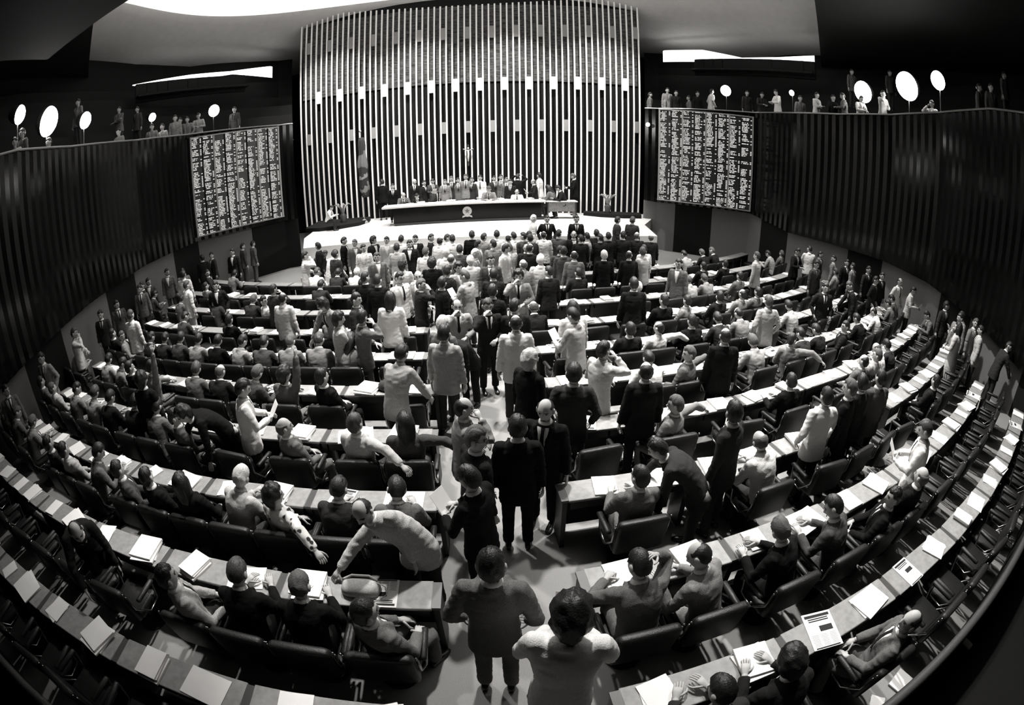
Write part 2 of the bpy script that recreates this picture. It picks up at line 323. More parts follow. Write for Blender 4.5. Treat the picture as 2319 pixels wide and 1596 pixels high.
GALLERY = [[6.31, 21.86, 5.63, 'S0', 100.0, '4', 'd'],
 [6.95, 21.66, 5.59, 'S0', 100.0, '5', 'd'],
 [7.1, 21.61, 5.9, 'S0', 180.0, '5', 'd'],
 [7.48, 21.49, 5.8, 'S0', 180.0, '1', 'd'],
 [8.07, 21.27, 5.61, 'S0', -80.0, '4', 'd'],
 [8.4, 21.14, 5.85, 'S0', 170.0, '1', 'd'],
 [8.95, 20.8, 6.02, 'S1', 90.0, '8', 'd'],
 [10.29, 19.77, 6.06, 'S0', 180.0, '2', 'd'],
 [10.58, 18.93, 5.97, 'S4', 180.0, '2', 'd'],
 [10.78, 17.84, 6.03, 'S4', -90.0, '9', 'd'],
 [11.06, 16.53, 5.75, 'S0', 180.0, '5', 'g'],
 [11.39, 15.82, 5.92, 'S2', 160.0, '9', 'd'],
 [11.69, 15.11, 5.85, 'S0', 180.0, '1', 'd'],
 [11.91, 14.6, 5.95, 'S4', -60.0, '4', 'd'],
 [12.56, 13.07, 6.18, 'S3', 180.0, '6', 'd'],
 [12.99, 10.84, 5.94, 'S3', -90.0, '9', 'd'],
 [12.19, 13.99, 5.91, 'S4', 180.0, '9', 'd'],
 [13.67, 16.2, 7.53, 'S0', 180.0, '4', 'd'],
 [14.44, 14.51, 7.61, 'S0', 180.0, '3', 'd'],
 [14.9, 8.69, 7.65, 'S0', 180.0, '4', 'd'],
 [12.77, 8.03, 6.51, 'S0', 200.0, '3', 'd'],
 [12.85, 8.6, 6.52, 'S0', 160.0, '3', 'd'],
 [-14.06, 13.64, 6.34, 'S2', 170.0, '4', 'd'],
 [-12.27, 11.9, 5.09, 'S0', 180.0, '5', 'd'],
 [-12.37, 13.82, 5.21, 'S0', 160.0, '5', 'd'],
 [-12.3, 15.2, 5.51, 'S0', 150.0, '5', 'd'],
 [-12.27, 15.52, 5.4, 'S0', 180.0, '4', 'd'],
 [-12.22, 15.93, 5.43, 'S1', 170.0, '5', 'd'],
 [-12.02, 16.45, 5.54, 'S4', 150.0, '6', 'd'],
 [-11.07, 17.86, 5.63, 'S0', 180.0, '3', 'd'],
 [-14.09, 14.81, 6.34, 'S0', 180.0, '3', 'd'],
 [-11.1, 6.6, 4.93, 'S0', 160.0, '6', 'd'],
 [-11.49, 8.12, 4.87, 'S0', 180.0, '7', 'd'],
 [-11.18, 6.92, 5.15, 'S0', 180.0, '4', 'd'],
 [-13.75, 11.11, 6.59, 'S0', 180.0, '5', 'd'],
 [-12.35, 14.46, 5.19, 'S0', 180.0, '6', 'd']]
LAMPS = [[-11.31, 6.79, 7.29, 0.257],
 [-11.66, 8.11, 7.11, 0.434],
 [-12.08, 10.01, 7.14, 0.276],
 [-12.54, 13.98, 7.24, 0.174],
 [-11.79, 17.24, 7.35, 0.271],
 [9.64, 20.59, 7.77, 0.274],
 [11.05, 17.07, 7.64, 0.113],
 [12.43, 13.99, 7.86, 0.433],
 [13.03, 12.08, 8.2, 0.543],
 [13.21, 10.63, 8.45, 0.345]]
WL = [[-10.164, 3.303, 1.634, 5.998],
 [-10.186, 4.535, 1.527, 6.08],
 [-10.457, 6.283, 1.74, 6.192],
 [-11.091, 8.665, 1.921, 6.172],
 [-11.834, 12.254, 2.101, 6.26],
 [-11.864, 13.891, 2.136, 6.301],
 [-11.753, 15.428, 2.189, 6.325],
 [-9.403, 18.777, 2.158, 6.242],
 [-8.875, 19.032, 2.158, 6.226]]
WR = [[5.916, 21.19, 2.29, 6.474],
 [6.506, 21.016, 2.231, 6.503],
 [10.099, 18.834, 2.284, 6.669],
 [10.512, 16.186, 1.969, 6.631],
 [11.33, 14.243, 1.992, 6.716],
 [12.162, 12.162, 1.997, 6.916],
 [12.434, 10.069, 1.889, 7.136],
 [12.145, 7.737, 1.618, 7.303],
 [11.759, 5.235, 1.186, 7.211],
 [11.554, 3.754, 1.321, 7.036]]
EXT = [[-13.4, 27.9],
 [-13.7, 30.0],
 [-14.5, 32.2],
 [-15.8, 34.6],
 [-17.8, 36.4],
 [-19.8, 37.7],
 [-22.1, 38.7],
 [-24.2, 39.8],
 [-26.1, 41.4],
 [-27.8, 44.1]]

# ------------------------------------------------------------------ rows of desks: arcs round one centre
CX0, CY0, RAD0, DROW = -2.856, 31.087, 29.682, 1.297
def on_arc(rho, deg):
    a = math.radians(deg)
    return CX0 + rho*math.sin(a), CY0 - rho*math.cos(a), a
# ------------------------------------------------------------------ materials
MATS = {}
def mat(name, col, rough=.8, spec=.3, metal=0., emit=0., bump=0., bscale=60., var=0., vscale=8.):
    if name in MATS: return MATS[name]
    m = bpy.data.materials.new(name); m.use_nodes = True
    nt = m.node_tree; b = nt.nodes['Principled BSDF']
    c = (col, col*.985, col*.965, 1)
    b.inputs['Base Color'].default_value = c
    b.inputs['Roughness'].default_value = rough
    b.inputs['Specular IOR Level'].default_value = spec
    b.inputs['Metallic'].default_value = metal
    if emit:
        b.inputs['Emission Color'].default_value = (1, .985, .96, 1); b.inputs['Emission Strength'].default_value = emit
    tc = nt.nodes.new('ShaderNodeTexCoord')
    if var:
        n = nt.nodes.new('ShaderNodeTexNoise'); n.inputs['Scale'].default_value = vscale; n.inputs['Detail'].default_value = 4
        r = nt.nodes.new('ShaderNodeMapRange'); r.inputs['To Min'].default_value = 1-var; r.inputs['To Max'].default_value = 1+var
        r.inputs['From Min'].default_value = .3; r.inputs['From Max'].default_value = .7
        mx = nt.nodes.new('ShaderNodeVectorMath'); mx.operation = 'SCALE'; mx.inputs[0].default_value = c[:3]
        nt.links.new(tc.outputs['Object'], n.inputs['Vector']); nt.links.new(n.outputs['Fac'], r.inputs['Value'])
        nt.links.new(r.outputs['Result'], mx.inputs['Scale']); nt.links.new(mx.outputs['Vector'], b.inputs['Base Color'])
    if bump:
        n2 = nt.nodes.new('ShaderNodeTexNoise'); n2.inputs['Scale'].default_value = bscale; n2.inputs['Detail'].default_value = 3
        bp = nt.nodes.new('ShaderNodeBump'); bp.inputs['Strength'].default_value = bump; bp.inputs['Distance'].default_value = .01
        nt.links.new(tc.outputs['Object'], n2.inputs['Vector']); nt.links.new(n2.outputs['Fac'], bp.inputs['Height'])
        nt.links.new(bp.outputs['Normal'], b.inputs['Normal'])
    MATS[name] = m
    return m
TONE = {'0': .006, '1': .013, '2': .03, '3': .06, '4': .12, '5': .20, '6': .32, '7': .46, '8': .66, '9': .78}
def cloth(t):
    if t == 'F': return floral()
    return mat('suit_cloth_'+t, TONE[t], .9, .12, bump=.4, bscale=110, var=.34 if t in '34567' else .15, vscale=150)
def floral():
    if 'floral' in MATS: return MATS['floral']
    m = bpy.data.materials.new('floral_print'); m.use_nodes = True; nt = m.node_tree; b = nt.nodes['Principled BSDF']
    tc = nt.nodes.new('ShaderNodeTexCoord'); v = nt.nodes.new('ShaderNodeTexVoronoi'); v.inputs['Scale'].default_value = 13
    n = nt.nodes.new('ShaderNodeTexNoise'); n.inputs['Scale'].default_value = 30
    mx = nt.nodes.new('ShaderNodeMath'); mx.operation = 'MULTIPLY_ADD'; mx.inputs[1].default_value = .5
    cr = nt.nodes.new('ShaderNodeValToRGB'); cr.color_ramp.elements[0].position = .5; cr.color_ramp.elements[1].position = .6
    cr.color_ramp.elements[0].color = (.012, .012, .012, 1); cr.color_ramp.elements[1].color = (.6, .59, .57, 1)
    nt.links.new(tc.outputs['Object'], v.inputs['Vector']); nt.links.new(tc.outputs['Object'], n.inputs['Vector'])
    nt.links.new(n.outputs['Fac'], mx.inputs[0]); nt.links.new(v.outputs['Distance'], mx.inputs[2])
    nt.links.new(mx.outputs['Value'], cr.inputs['Fac']); nt.links.new(cr.outputs['Color'], b.inputs['Base Color'])
    b.inputs['Roughness'].default_value = .9
    MATS['floral'] = m
    return m
M_SKIN = mat('skin', .42, .6, .3, var=.08, vscale=12)
M_DARK = mat('face_dark', .02, .5)
M_WHITE = mat('shirt_white', .75, .9, .1)
M_LEATHER = mat('black_leather', .012, .45, .32, bump=.3, bscale=70)
M_CHROME = mat('chrome', .38, .25, .5, 1.)
M_FRAME = mat('dark_metal', .05, .35, .5, .6)
M_WOOD = mat('desk_wood', .25, .5, .35, var=.18, vscale=14, bump=.08, bscale=40)
M_DESKDARK = mat('desk_dark', .010, .45, .4)
M_CAP = mat('leg_cap', .13, .5)
M_PAPER = mat('paper', .82, .8, .1, var=.03, vscale=6)
M_PAPERG = mat('newsprint', .52, .9, .1, var=.12, vscale=30)
M_INK = mat('ink', .02, .8)
M_CARPET = mat('carpet', .27, .95, .05, bump=.5, bscale=220, var=.22, vscale=160)
M_STAGE = mat('pale_carpet', .62, .9, .1, bump=.3, bscale=200, var=.10, vscale=120)
M_PANEL = mat('lacquered_panel', .0035, .14, .16)
M_BLACK = mat('matte_black', .008, .8, .2)
M_GREYWALL = mat('grey_wall', .17, .85, .15, var=.12, vscale=60)
M_FIN = mat('metal_fin', .82, .45, .4)
M_SOFFIT = mat('soffit_plaster', .6, .9, .1, var=.04, vscale=3)
M_CEIL = mat('luminous_ceiling', .8, .8, .2, emit=.95)
M_LAMP = mat('lamp_glow', .8, .5, .2, emit=30.)
M_COVE = mat('cove_glow', .8, .5, .2, emit=2.6)
M_GLOBE = mat('globe_glow', .8, .5, .2, emit=3.)
M_RAIL = mat('rail_wood', .05, .5, .4, bump=.3, bscale=60)
M_GREYM = mat('grey_block', .22, .6, .3)
M_BAG = mat('pale_canvas', .42, .85, .2, bump=.4, bscale=150, var=.15, vscale=60)
HAIRM = {'d': mat('hair_dark', .012, .45, .4, bump=.5, bscale=90), 'n': mat('hair_brown', .05, .5, .4, bump=.5, bscale=90),
         'g': mat('hair_grey', .085, .6, .3, bump=.6, bscale=90), 'w': mat('hair_white', .55, .6, .3, bump=.6, bscale=90),
         'C': mat('hair_blond', .42, .6, .3, bump=.6, bscale=90)}
HAIRM['b'] = HAIRM['c'] = HAIRM['l'] = HAIRM['d']; HAIRM['B'] = HAIRM['g']
# ------------------------------------------------------------------ mesh building
class MB:
    def __init__(s): s.v = []; s.f = []; s.m = []
    def add(s, vs, fs, mi=0):
        o = len(s.v); s.v += [tuple(p) for p in vs]; s.f += [tuple(i+o for i in f) for f in fs]; s.m += [mi]*len(fs)
    def box(s, c, d, mi=0, M=None, bev=0.):
        x, y, z = d[0]/2, d[1]/2, d[2]/2
        if bev:
            P = []
            for (zz, k) in ((-z, bev), (-z+bev, 0), (z-bev, 0), (z, bev)):
                X, Y = x-k, y-k
                for q in ((-X+bev*.6, -Y), (X-bev*.6, -Y), (X, -Y+bev*.6), (X, Y-bev*.6), (X-bev*.6, Y), (-X+bev*.6, Y), (-X, Y-bev*.6), (-X, -Y+bev*.6)):
                    P.append(V((q[0], q[1], zz)))
            n = 8; F = [tuple(reversed(range(n))), tuple(range(3*n, 4*n))]
            for r in range(3):
                for i in range(n): F.append((r*n+i, r*n+(i+1) % n, (r+1)*n+(i+1) % n, (r+1)*n+i))
        else:
            P = [V((a, b, e)) for e in (-z, z) for b in (-y, y) for a in (-x, x)]
            F = [(0, 2, 3, 1), (4, 5, 7, 6), (0, 1, 5, 4), (2, 6, 7, 3), (0, 4, 6, 2), (1, 3, 7, 5)]
        if M is not None: P = [M @ p for p in P]
        s.add([p+V(c) for p in P], F, mi)
    def loft(s, rings, mi=0, cap=True):
        n = len(rings[0]); vs = [p for r in rings for p in r]; F = []
        for r in range(len(rings)-1):
            for i in range(n): F.append((r*n+i, r*n+(i+1) % n, (r+1)*n+(i+1) % n, (r+1)*n+i))
        if cap: F += [tuple(reversed(range(n))), tuple(range((len(rings)-1)*n, len(rings)*n))]
        s.add(vs, F, mi)
    def tube(s, pts, rad, n=10, mi=0, up=None, flat=1., dome=True):
        pts = [V(p) for p in pts]; k = len(pts)
        if not hasattr(rad, '__len__'): rad = [rad]*k
        P, R = list(pts), list(rad)
        if dome:
            d0 = (pts[0]-pts[1]).normalized(); d1 = (pts[-1]-pts[-2]).normalized()
            P = [pts[0]+d0*rad[0]*.8] + P + [pts[-1]+d1*rad[-1]*.8]; R = [rad[0]*.35] + R + [rad[-1]*.35]
        rings = []; u = V(up) if up is not None else None
        for i, p in enumerate(P):
            t = (P[min(i+1, len(P)-1)]-P[max(i-1, 0)]).normalized()
            if u is None: u = V((1, 0, 0)) if abs(t.x) < .8 else V((0, 1, 0))
            u = (u-t*u.dot(t)).normalized(); w = t.cross(u)
            rings.append([p+u*math.cos(2*PI*j/n)*R[i]+w*math.sin(2*PI*j/n)*R[i]*flat for j in range(n)])
        s.loft(rings, mi)
    def ball(s, c, r, nu=12, nv=8, mi=0, M=None):
        r = V((r, r, r)) if not hasattr(r, '__len__') else V(r)
        rings = []
        for j in range(nv+1):
            f = -PI/2+PI*(j+.02)/(nv+.04)
            ring = [V((r.x*math.cos(f)*math.cos(2*PI*i/nu), r.y*math.cos(f)*math.sin(2*PI*i/nu), r.z*math.sin(f))) for i in range(nu)]
            if M is not None: ring = [M @ p for p in ring]
            rings.append([p+V(c) for p in ring])
        s.loft(rings, mi)
    def prism(s, poly, h, mi=0, M=None):
        n = len(poly); P = [V((x, y, z)) for z in (0, h) for x, y in poly]
        if M is not None: P = [M @ p for p in P]
        F = [tuple(reversed(range(n))), tuple(range(n, 2*n))]+[(i, (i+1) % n, n+(i+1) % n, n+i) for i in range(n)]
        s.add(P, F, mi)
    def mesh(s, name, smooth=True, autos=None):
        me = bpy.data.meshes.new(name); me.from_pydata(s.v, [], s.f); me.polygons.foreach_set('material_index', s.m)
        if smooth: me.polygons.foreach_set('use_smooth', [True]*len(s.f))
        me.validate(); me.update()
        if smooth and autos: me.set_sharp_from_angle(angle=math.radians(autos))
        return me
def remesh(me, vox, it=4, wr=0., ws=9.):
    o = bpy.data.objects.new('tmp', me); COL.objects.link(o)
    r = o.modifiers.new('r', 'REMESH'); r.mode = 'VOXEL'; r.voxel_size = vox
    if it:
        q = o.modifiers.new('s', 'SMOOTH'); q.factor = .5; q.iterations = it
    dg = bpy.context.evaluated_depsgraph_get()
    out = bpy.data.meshes.new_from_object(o.evaluated_get(dg))
    bpy.data.objects.remove(o); bpy.data.meshes.remove(me)
    if wr:
        out.update()
        for v in out.vertices:
            p = v.co
            k = noise.noise(V((p.x*ws*.7, p.y*ws*.7, p.z*ws*1.6)))+.5*noise.noise(V((p.x*ws*2, p.y*ws*2, p.z*ws*2.6)))
            v.co = p+v.normal*(k*wr)
    out.polygons.foreach_set('use_smooth', [True]*len(out.polygons)); out.update()
    return out
def link(name, me, mats, parent=None, M=None, label=None, objslots=False):
    o = bpy.data.objects.new(name, me); COL.objects.link(o)
    if mats is not None:
        if not objslots:
            if len(me.materials) == 0:
                for m in mats: me.materials.append(m)
        else:
            while len(me.materials) < len(mats): me.materials.append(None)
            for i, m in enumerate(mats): o.material_slots[i].link = 'OBJECT'; o.material_slots[i].material = m
    if parent is not None: o.parent = parent
    if M is not None: o.matrix_local = M
    if label: o['label'] = label
    return o
def tag(o, label, cat, group=None, kind=None):
    o['label'] = label; o['category'] = cat
    if group: o['group'] = group
    if kind: o['kind'] = kind
    return o
def empty(name, M, label, cat, group=None):
    o = bpy.data.objects.new(name, None); COL.objects.link(o); o.matrix_world = M; o.empty_display_size = .2
    return tag(o, label, cat, group)
def place(x, y, z, rz, sc=1.):
    return Matrix.Translation((x, y, z)) @ Matrix.Rotation(rz, 4, 'Z') @ Matrix.Diagonal((sc, sc, sc, 1))
ORD = 'zeroth first second third fourth fifth sixth seventh eighth ninth tenth eleventh twelfth thirteenth fourteenth fifteenth sixteenth seventeenth eighteenth nineteenth twentieth'.split()
def ordn(n):
    if n <= 20: return ORD[n]
    tens = {2: 'twenty', 3: 'thirty', 4: 'forty', 5: 'fifty'}[n//10]
    return tens+'-'+ORD[n % 10] if n % 10 else {2: 'twentieth', 3: 'thirtieth', 4: 'fortieth', 5: 'fiftieth'}[n//10]
# ------------------------------------------------------------------ people
def head_local(th, ph):
    ct, st, cp, sp = math.cos(th), math.sin(th), math.cos(ph), math.sin(ph)
    x, y, z = .081*cp*st, .098*cp*ct, .125*sp
    if z < 0:
        k = min(1, -z/.125); x *= 1-.32*k**1.5
        y = y*(1-.25*k) if y < 0 else y*(1-.10*k)
    g = lambda a, b: math.exp(-(a/b)**2)
    y += .024*g(th, .2)*g(z+.022, .02)+.011*g(th, .16)*g(z-.008, .028)
    for e in (-.38, .38): y -= .011*g(th-e, .2)*g(z-.012, .016)
    y += .006*g(th, .6)*g(z-.036, .014)+.007*g(th, .3)*g(z+.064, .014)+.010*g(th, .4)*g(z+.105, .02)
    return V((x, y, z))
def lon(i, n):
    s = -1+2*i/n
    return PI*math.copysign(abs(s)**1.35, s)
HN, HV = 26, 20
def add_head(mb, M):
    rings = []
    for j in range(HV+1):
        ph = -PI/2*.985+PI*.985*j/HV
        rings.append([M @ head_local(lon(i, HN), ph) for i in range(HN)])
    mb.loft(rings, 0)
    for sx in (-1, 1):
        mb.ball((0, 0, 0), (.013, .023, .033), 8, 6, 0, M)if False else mb.ball(M @ V((sx*.087, -.006, -.004)), (.014, .024, .036), 8, 6, 0, M.to_3x3())
        mb.ball(M @ V((sx*.031, .082, .011)), (.014, .008, .007), 8, 4, 1, M.to_3x3())
        mb.tube([M @ V((sx*.014, .097, .034)), M @ V((sx*.034, .092, .039)), M @ V((sx*.052, .078, .031))], .005, 5, 1)
    mb.tube([M @ V((-.022, .090, -.066)), M @ V((0, .099, -.065)), M @ V((.022, .090, -.066))], .0045, 5, 1)
def hair_mesh(kind, seed=0):
    mb = MB(); rings = []; n, nv = 40, 30; so = seed*7.7; part = (-1, 1, 1)[seed % 3]
    for j in range(nv+1):
        ph = -PI/2*.985+PI*.985*j/nv; ring = []
        for i in range(n):
            th = -PI+2*PI*i/n; a = abs(th)
            p = head_local(th, ph); z = p.z
            if a < .9: zb = .074-.01*math.cos(a*3)
            elif a < 1.35: zb = .074+(a-.9)/.45*(-.055-.0)
            elif a < 1.8: zb = .034
            else: zb = -.03-.045*min(1, (a-1.8)/.5)
            T = .017
            if kind == 'c' or kind == 'C': T = .04; zb -= .03 if a > 1 else .0
            if kind == 'l': T = .024; zb = zb if a < 1 else -.13
            m = max(-1, min(1, (z-zb)/.014))
            t = T*(.5+.5*m)-.009*(1-m)*.5-.002
            if kind in 'bB':
                lim = .045 if kind == 'B' else .07
                if kind == 'b':
                    dd = (V((p.x, (p.y-.035)*.8, p.z-.105)).length+.006*noise.noise(V((p.x*18+so, p.y*25, p.z*25)))-.070)/.03
                    t = min(t, .012*max(-.8, min(1, dd))-.001)
                elif z > lim: t = max(-.009, t-(z-lim)*.9)
                if kind == 'B' and a < 1.2: t = -.01
            if t > 0:
                t += .008*max(0, (z-.02)/.1)*(1+.5*noise.noise(V((p.x*9+so, p.y*9, p.z*9)))) if kind not in 'bB' else .0
                t += .006*noise.noise(V((p.x*14+so, p.y*14, p.z*14)))
                if kind in 'cC': t += .015*noise.noise(V((p.x*30+so, p.y*30, p.z*30)))+.008*noise.noise(V((p.x*70, p.y*70+so, p.z*70)))
                else:
                    t += .0045*math.sin(th*16*part+p.z*60+5*noise.noise(V((p.x*20, p.y*20, so))))*min(1, t/.012)
                    if z > .085 and abs(p.x-part*.03) < .008 and p.y > -.03: t -= .006
            d = p.normalized()
            q = p+d*t
            if kind == 'l' and a > 1.05 and z < .02:
                k = min(1, (.02-z)/.12); q.z -= .11*k; q.y -= .012*k
                if a > 2: q.y = min(q.y, -.085)
                q.x *= 1+.18*k
            ring.append(q)
        rings.append(ring)
    mb.loft(rings, 0)
    return mb.mesh('hair')
def ik(s, h, la, lb, pole):
    d = h-s; L = d.length
    if L > (la+lb)*.995: d = d*((la+lb)*.995/L); L = d.length; h = s+d
    a = (la*la-lb*lb+L*L)/(2*L); r = math.sqrt(max(0, la*la-a*a)); t = d/L
    p = (pole-s); p = p-t*p.dot(t)
    if p.length < 1e-4: p = V((0, -1, 0))
    return s+t*a+p.normalized()*r, h
def add_hand(mb, w, d, nrm, side, curl=.5):
    d = d.normalized(); nrm = (nrm-d*nrm.dot(d)).normalized(); u = d.cross(nrm)*side
    rings = []
    for t, hw, ht in ((-.03, .024, .02), (0, .028, .019), (.04, .040, .016), (.085, .041, .013)):
        c = w+d*t
        rings.append([c+u*math.cos(2*PI*j/8)*hw+nrm*math.sin(2*PI*j/8)*ht for j in range(8)])
    mb.loft(rings, 0)
    for k, (off, L) in enumerate(((.030, .066), (.010, .076), (-.010, .070), (-.029, .055))):
        p = w+d*.08+u*off; pts = [p]; ang = .15
        for seg, fr in enumerate((.45, .32, .25)):
            ang += curl*(.6+.12*k)*(1 if seg else .6)
            p = p+(d*math.cos(ang)+nrm*math.sin(ang)+u*off*1.2)*L*fr; pts.append(p)
        mb.tube(pts, [.0092, .0088, .008, .0068], 6, 0)
    b = w+d*.02+u*.026
    mb.tube([b, b+(d*.6+u*.7+nrm*.3)*.034, b+(d*.75+u*.75+nrm*.55)*.06, b+(d*.95+u*.6+nrm*.6)*.082], [.013, .0115, .0105, .008], 6, 0)
POSES = {}
def pose_spec(kind):
    sd = kind[0] == 'T'
    P = dict(seated=sd, lean=3, pelvis=.50+.04 if sd else .93, hp=5, R=None, L=None, pr=None, pl=None, curl=.5, dress=kind.endswith('D'), stride=0)
    k = kind.rstrip('D')
    dn = (.27, .06, .80); el = (.36, -.25, 1.1)
    mir = lambda p: (-p[0], p[1], p[2])
    P['R'], P['L'], P['pr'], P['pl'] = dn, mir(dn), el, mir(el)
    if k == 'S1': P.update(R=(.24, .10, .93), L=(-.24, .10, .93), pr=(.6, -.5, 1.15), pl=(-.6, -.5, 1.15))
    if k == 'S2': P.update(R=(-.13, .20, 1.20), L=(.13, .22, 1.13), pr=(.6, .05, .9), pl=(-.6, .05, .9))
    if k == 'S3': P.update(R=(.09, .20, 1.50), L=(-.10, .24, 1.08), pr=(.6, .1, .9), pl=(-.6, -.1, .9), curl=.8)
    if k == 'S4': P.update(R=(.09, .33, 1.14), L=(-.10, .33, 1.12), pr=(.6, -.1, .9), pl=(-.6, -.1, .9), hp=18, lean=6)
    if k == 'S5': P.update(lean=58, R=(.30, .62, .79), L=(-.22, .40, .66), pr=(.6, .3, 1.3), pl=(-.7, .0, 1.1), hp=-10, curl=.25)
    if k == 'S5s': P.update(lean=22, R=(.28, .46, .80), L=(-.26, .16, .80), pr=(.6, -.1, 1.1), curl=.3, hp=12)
    if k == 'S8': P.update(lean=14, side=44, R=(.74, .42, .78), L=(-.02, .16, .74), pr=(.7, -.2, 1.2), pl=(-.6, -.2, .9), curl=.25, hp=14)
    if k == 'S6': P.update(R=(.13, .26, 1.66), L=(-.13, .26, 1.66), pr=(.7, .2, 1.2), pl=(-.7, .2, 1.2))
    if k == 'S7': P.update(stride=.16)
    if sd:
        desk = .785
        P.update(lean=8, R=(.12, .28, .66), L=(-.10, .30, .66), pr=(.6, -.2, .6), pl=(-.6, -.2, .6))
        if k == 'T0': P.update(lean=22, R=(.11, .47, desk), L=(-.15, .45, desk), pr=(.5, -.1, .5), pl=(-.5, -.1, .5), hp=22, curl=.4)
        if k == 'T0u': P.update(lean=5, R=(.15, .40, desk), L=(-.15, .40, desk), pr=(.5, -.2, .5), pl=(-.5, -.2, .5), hp=6, curl=.4)
        if k == 'T1': P.update(lean=-5, hp=3)
        if k == 'T2': P.update(lean=0, R=(.66, -.16, .93), pr=(.5, -.2, 1.3), curl=.6)
        if k == 'T3': P.update(lean=24, R=(.15, .30, 1.20), L=(-.16, .48, desk), pr=(.6, .5, .7), pl=(-.7, .1, .7), hp=16, curl=.8)
        if k == 'T4': P.update(lean=6, R=(.27, .10, 1.56), L=(-.15, .45, desk), pr=(.7, .0, 1.1), pl=(-.7, .0, .7), curl=.9)
    return P
def ring(c, t, u, a, b, n=18, sq=2.4):
    u = (u-t*u.dot(t)).normalized(); w = t.cross(u); out = []
    for j in range(n):
        q = 2*PI*j/n; cc, ss = math.cos(q), math.sin(q)
        out.append(c+u*math.copysign(abs(cc)**(2/sq), cc)*a+w*math.copysign(abs(ss)**(2/sq), ss)*b)
    return out
def skeleton(kind):
    if kind in POSES: return POSES[kind]
    P = pose_spec(kind); X = V((1, 0, 0)); c = V((0, 0, P['pelvis'])); sp = []; s = 0.
    for d in (0, .07, .14, .22, .30, .38, .44, .49, .53, .555):
        a = math.radians(P['lean'])*(.45+1.0*min(1, d/.45))/1.25
        sb = math.radians(P.get('side', 0))*(.45+1.0*min(1, d/.45))/1.25
        t = V((math.sin(sb), math.sin(a), math.cos(a)*math.cos(sb))).normalized(); c = c+t*(d-s); s = d; sp.append((d, c.copy(), t))
    P['spine'] = sp; P['X'] = X
    sh = sp[6]; up = sh[2]; X = (X-up*X.dot(up)).normalized() if P.get('side') else X
    for key, pk, sx in (('R', 'pr', 1), ('L', 'pl', -1)):
        S0 = sh[1]+X*(sx*.178)+up*.02
        e, h = ik(S0, V(P[key]), .285, .265, V(P[pk])); P['arm'+key] = (S0, e, h)
    nb = sp[-1]; na = math.radians(P['lean']*.8+P['hp']*.5); nt = V((math.sin(math.radians(P.get('side', 0)*.7)), math.sin(na), math.cos(na))).normalized()
    P['neck'] = (nb[1], nt); ha = math.radians(max(-30, min(70, P['lean']*.7+P['hp'])))
    P['headc'] = nb[1]+nt*.122; P['headpitch'] = ha
    legs = []
    for sx in (1, -1):
        hip = V((sx*.092, 0, P['pelvis']-.03))
        if P['seated']: kn = V((sx*.12, .41, .50)); an = V((sx*.12, .36+.03*sx, .09))
        else:
            st = P['stride']*sx; kn = V((sx*.105, .02+st*.6, .50)); an = V((sx*.11, -.02+st, .09))
            if P['lean'] > 40: hip.y -= .10; kn.y -= .06; an.y -= .05
        legs.append((hip, kn, an))
    P['legs'] = legs
    POSES[kind] = P
    return P
def at_spine(P, d):
    sp = P['spine']
    for a, b in zip(sp, sp[1:]):
        if a[0] <= d <= b[0]+1e-6:
            k = (d-a[0])/(b[0]-a[0]); return a[1].lerp(b[1], k), a[2].lerp(b[2], k).normalized()
    return sp[0][1]+sp[0][2]*d, sp[0][2]
def head_matrix(P, yaw):
    return Matrix.Translation(P['headc']) @ Matrix.Rotation(-P['headpitch'], 4, 'X') @ Matrix.Rotation(-math.radians(yaw), 4, 'Z')
CACHE = {}
def body_mesh(kind, yaw):
    k = ('b', kind, yaw)
    if k in CACHE: return CACHE[k]
    P = skeleton(kind); mb = MB(); X = P['X']
    mb.loft([ring(*at_spine(P, d), X, a, b) for d, a, b in ((-.08, .12, .08), (.05, .12, .08), (.2, .12, .08), (.36, .13, .08), (.46, .10, .06), (.52, .05, .05))])
    nb, nt = P['neck']
    mb.tube([nb-nt*.03, nb+nt*.05, P['headc']+V((0, -.012, -.05))], [.056, .051, .052], 12)
    add_head(mb, head_matrix(P, yaw))
    for key, sx in (('R', 1), ('L', -1)):
        s, e, h = P['arm'+key]
        mb.tube([s.lerp(e, .35), e, h], [.036, .034, .026], 8)
        d = (h-e).normalized()
        n = V((-sx, 0, 0)) if (abs(d.z) > .75) else V((0, 0, -1))
        add_hand(mb, h+d*.01, d, n, -sx if abs(d.z) > .75 else sx, P['curl'])
    for hip, kn, an in P['legs']: mb.tube([hip, kn, an], [.075, .052, .04], 8)
    CACHE[k] = mb.mesh('person_body'); return CACHE[k]
PROF = ((-.02, .190, .136), (.06, .182, .126), (.14, .174, .118), (.22, .182, .122), (.30, .198, .128), (.38, .206, .126), (.44, .204, .110), (.48, .178, .090), (.51, .120, .078), (.535, .078, .070))
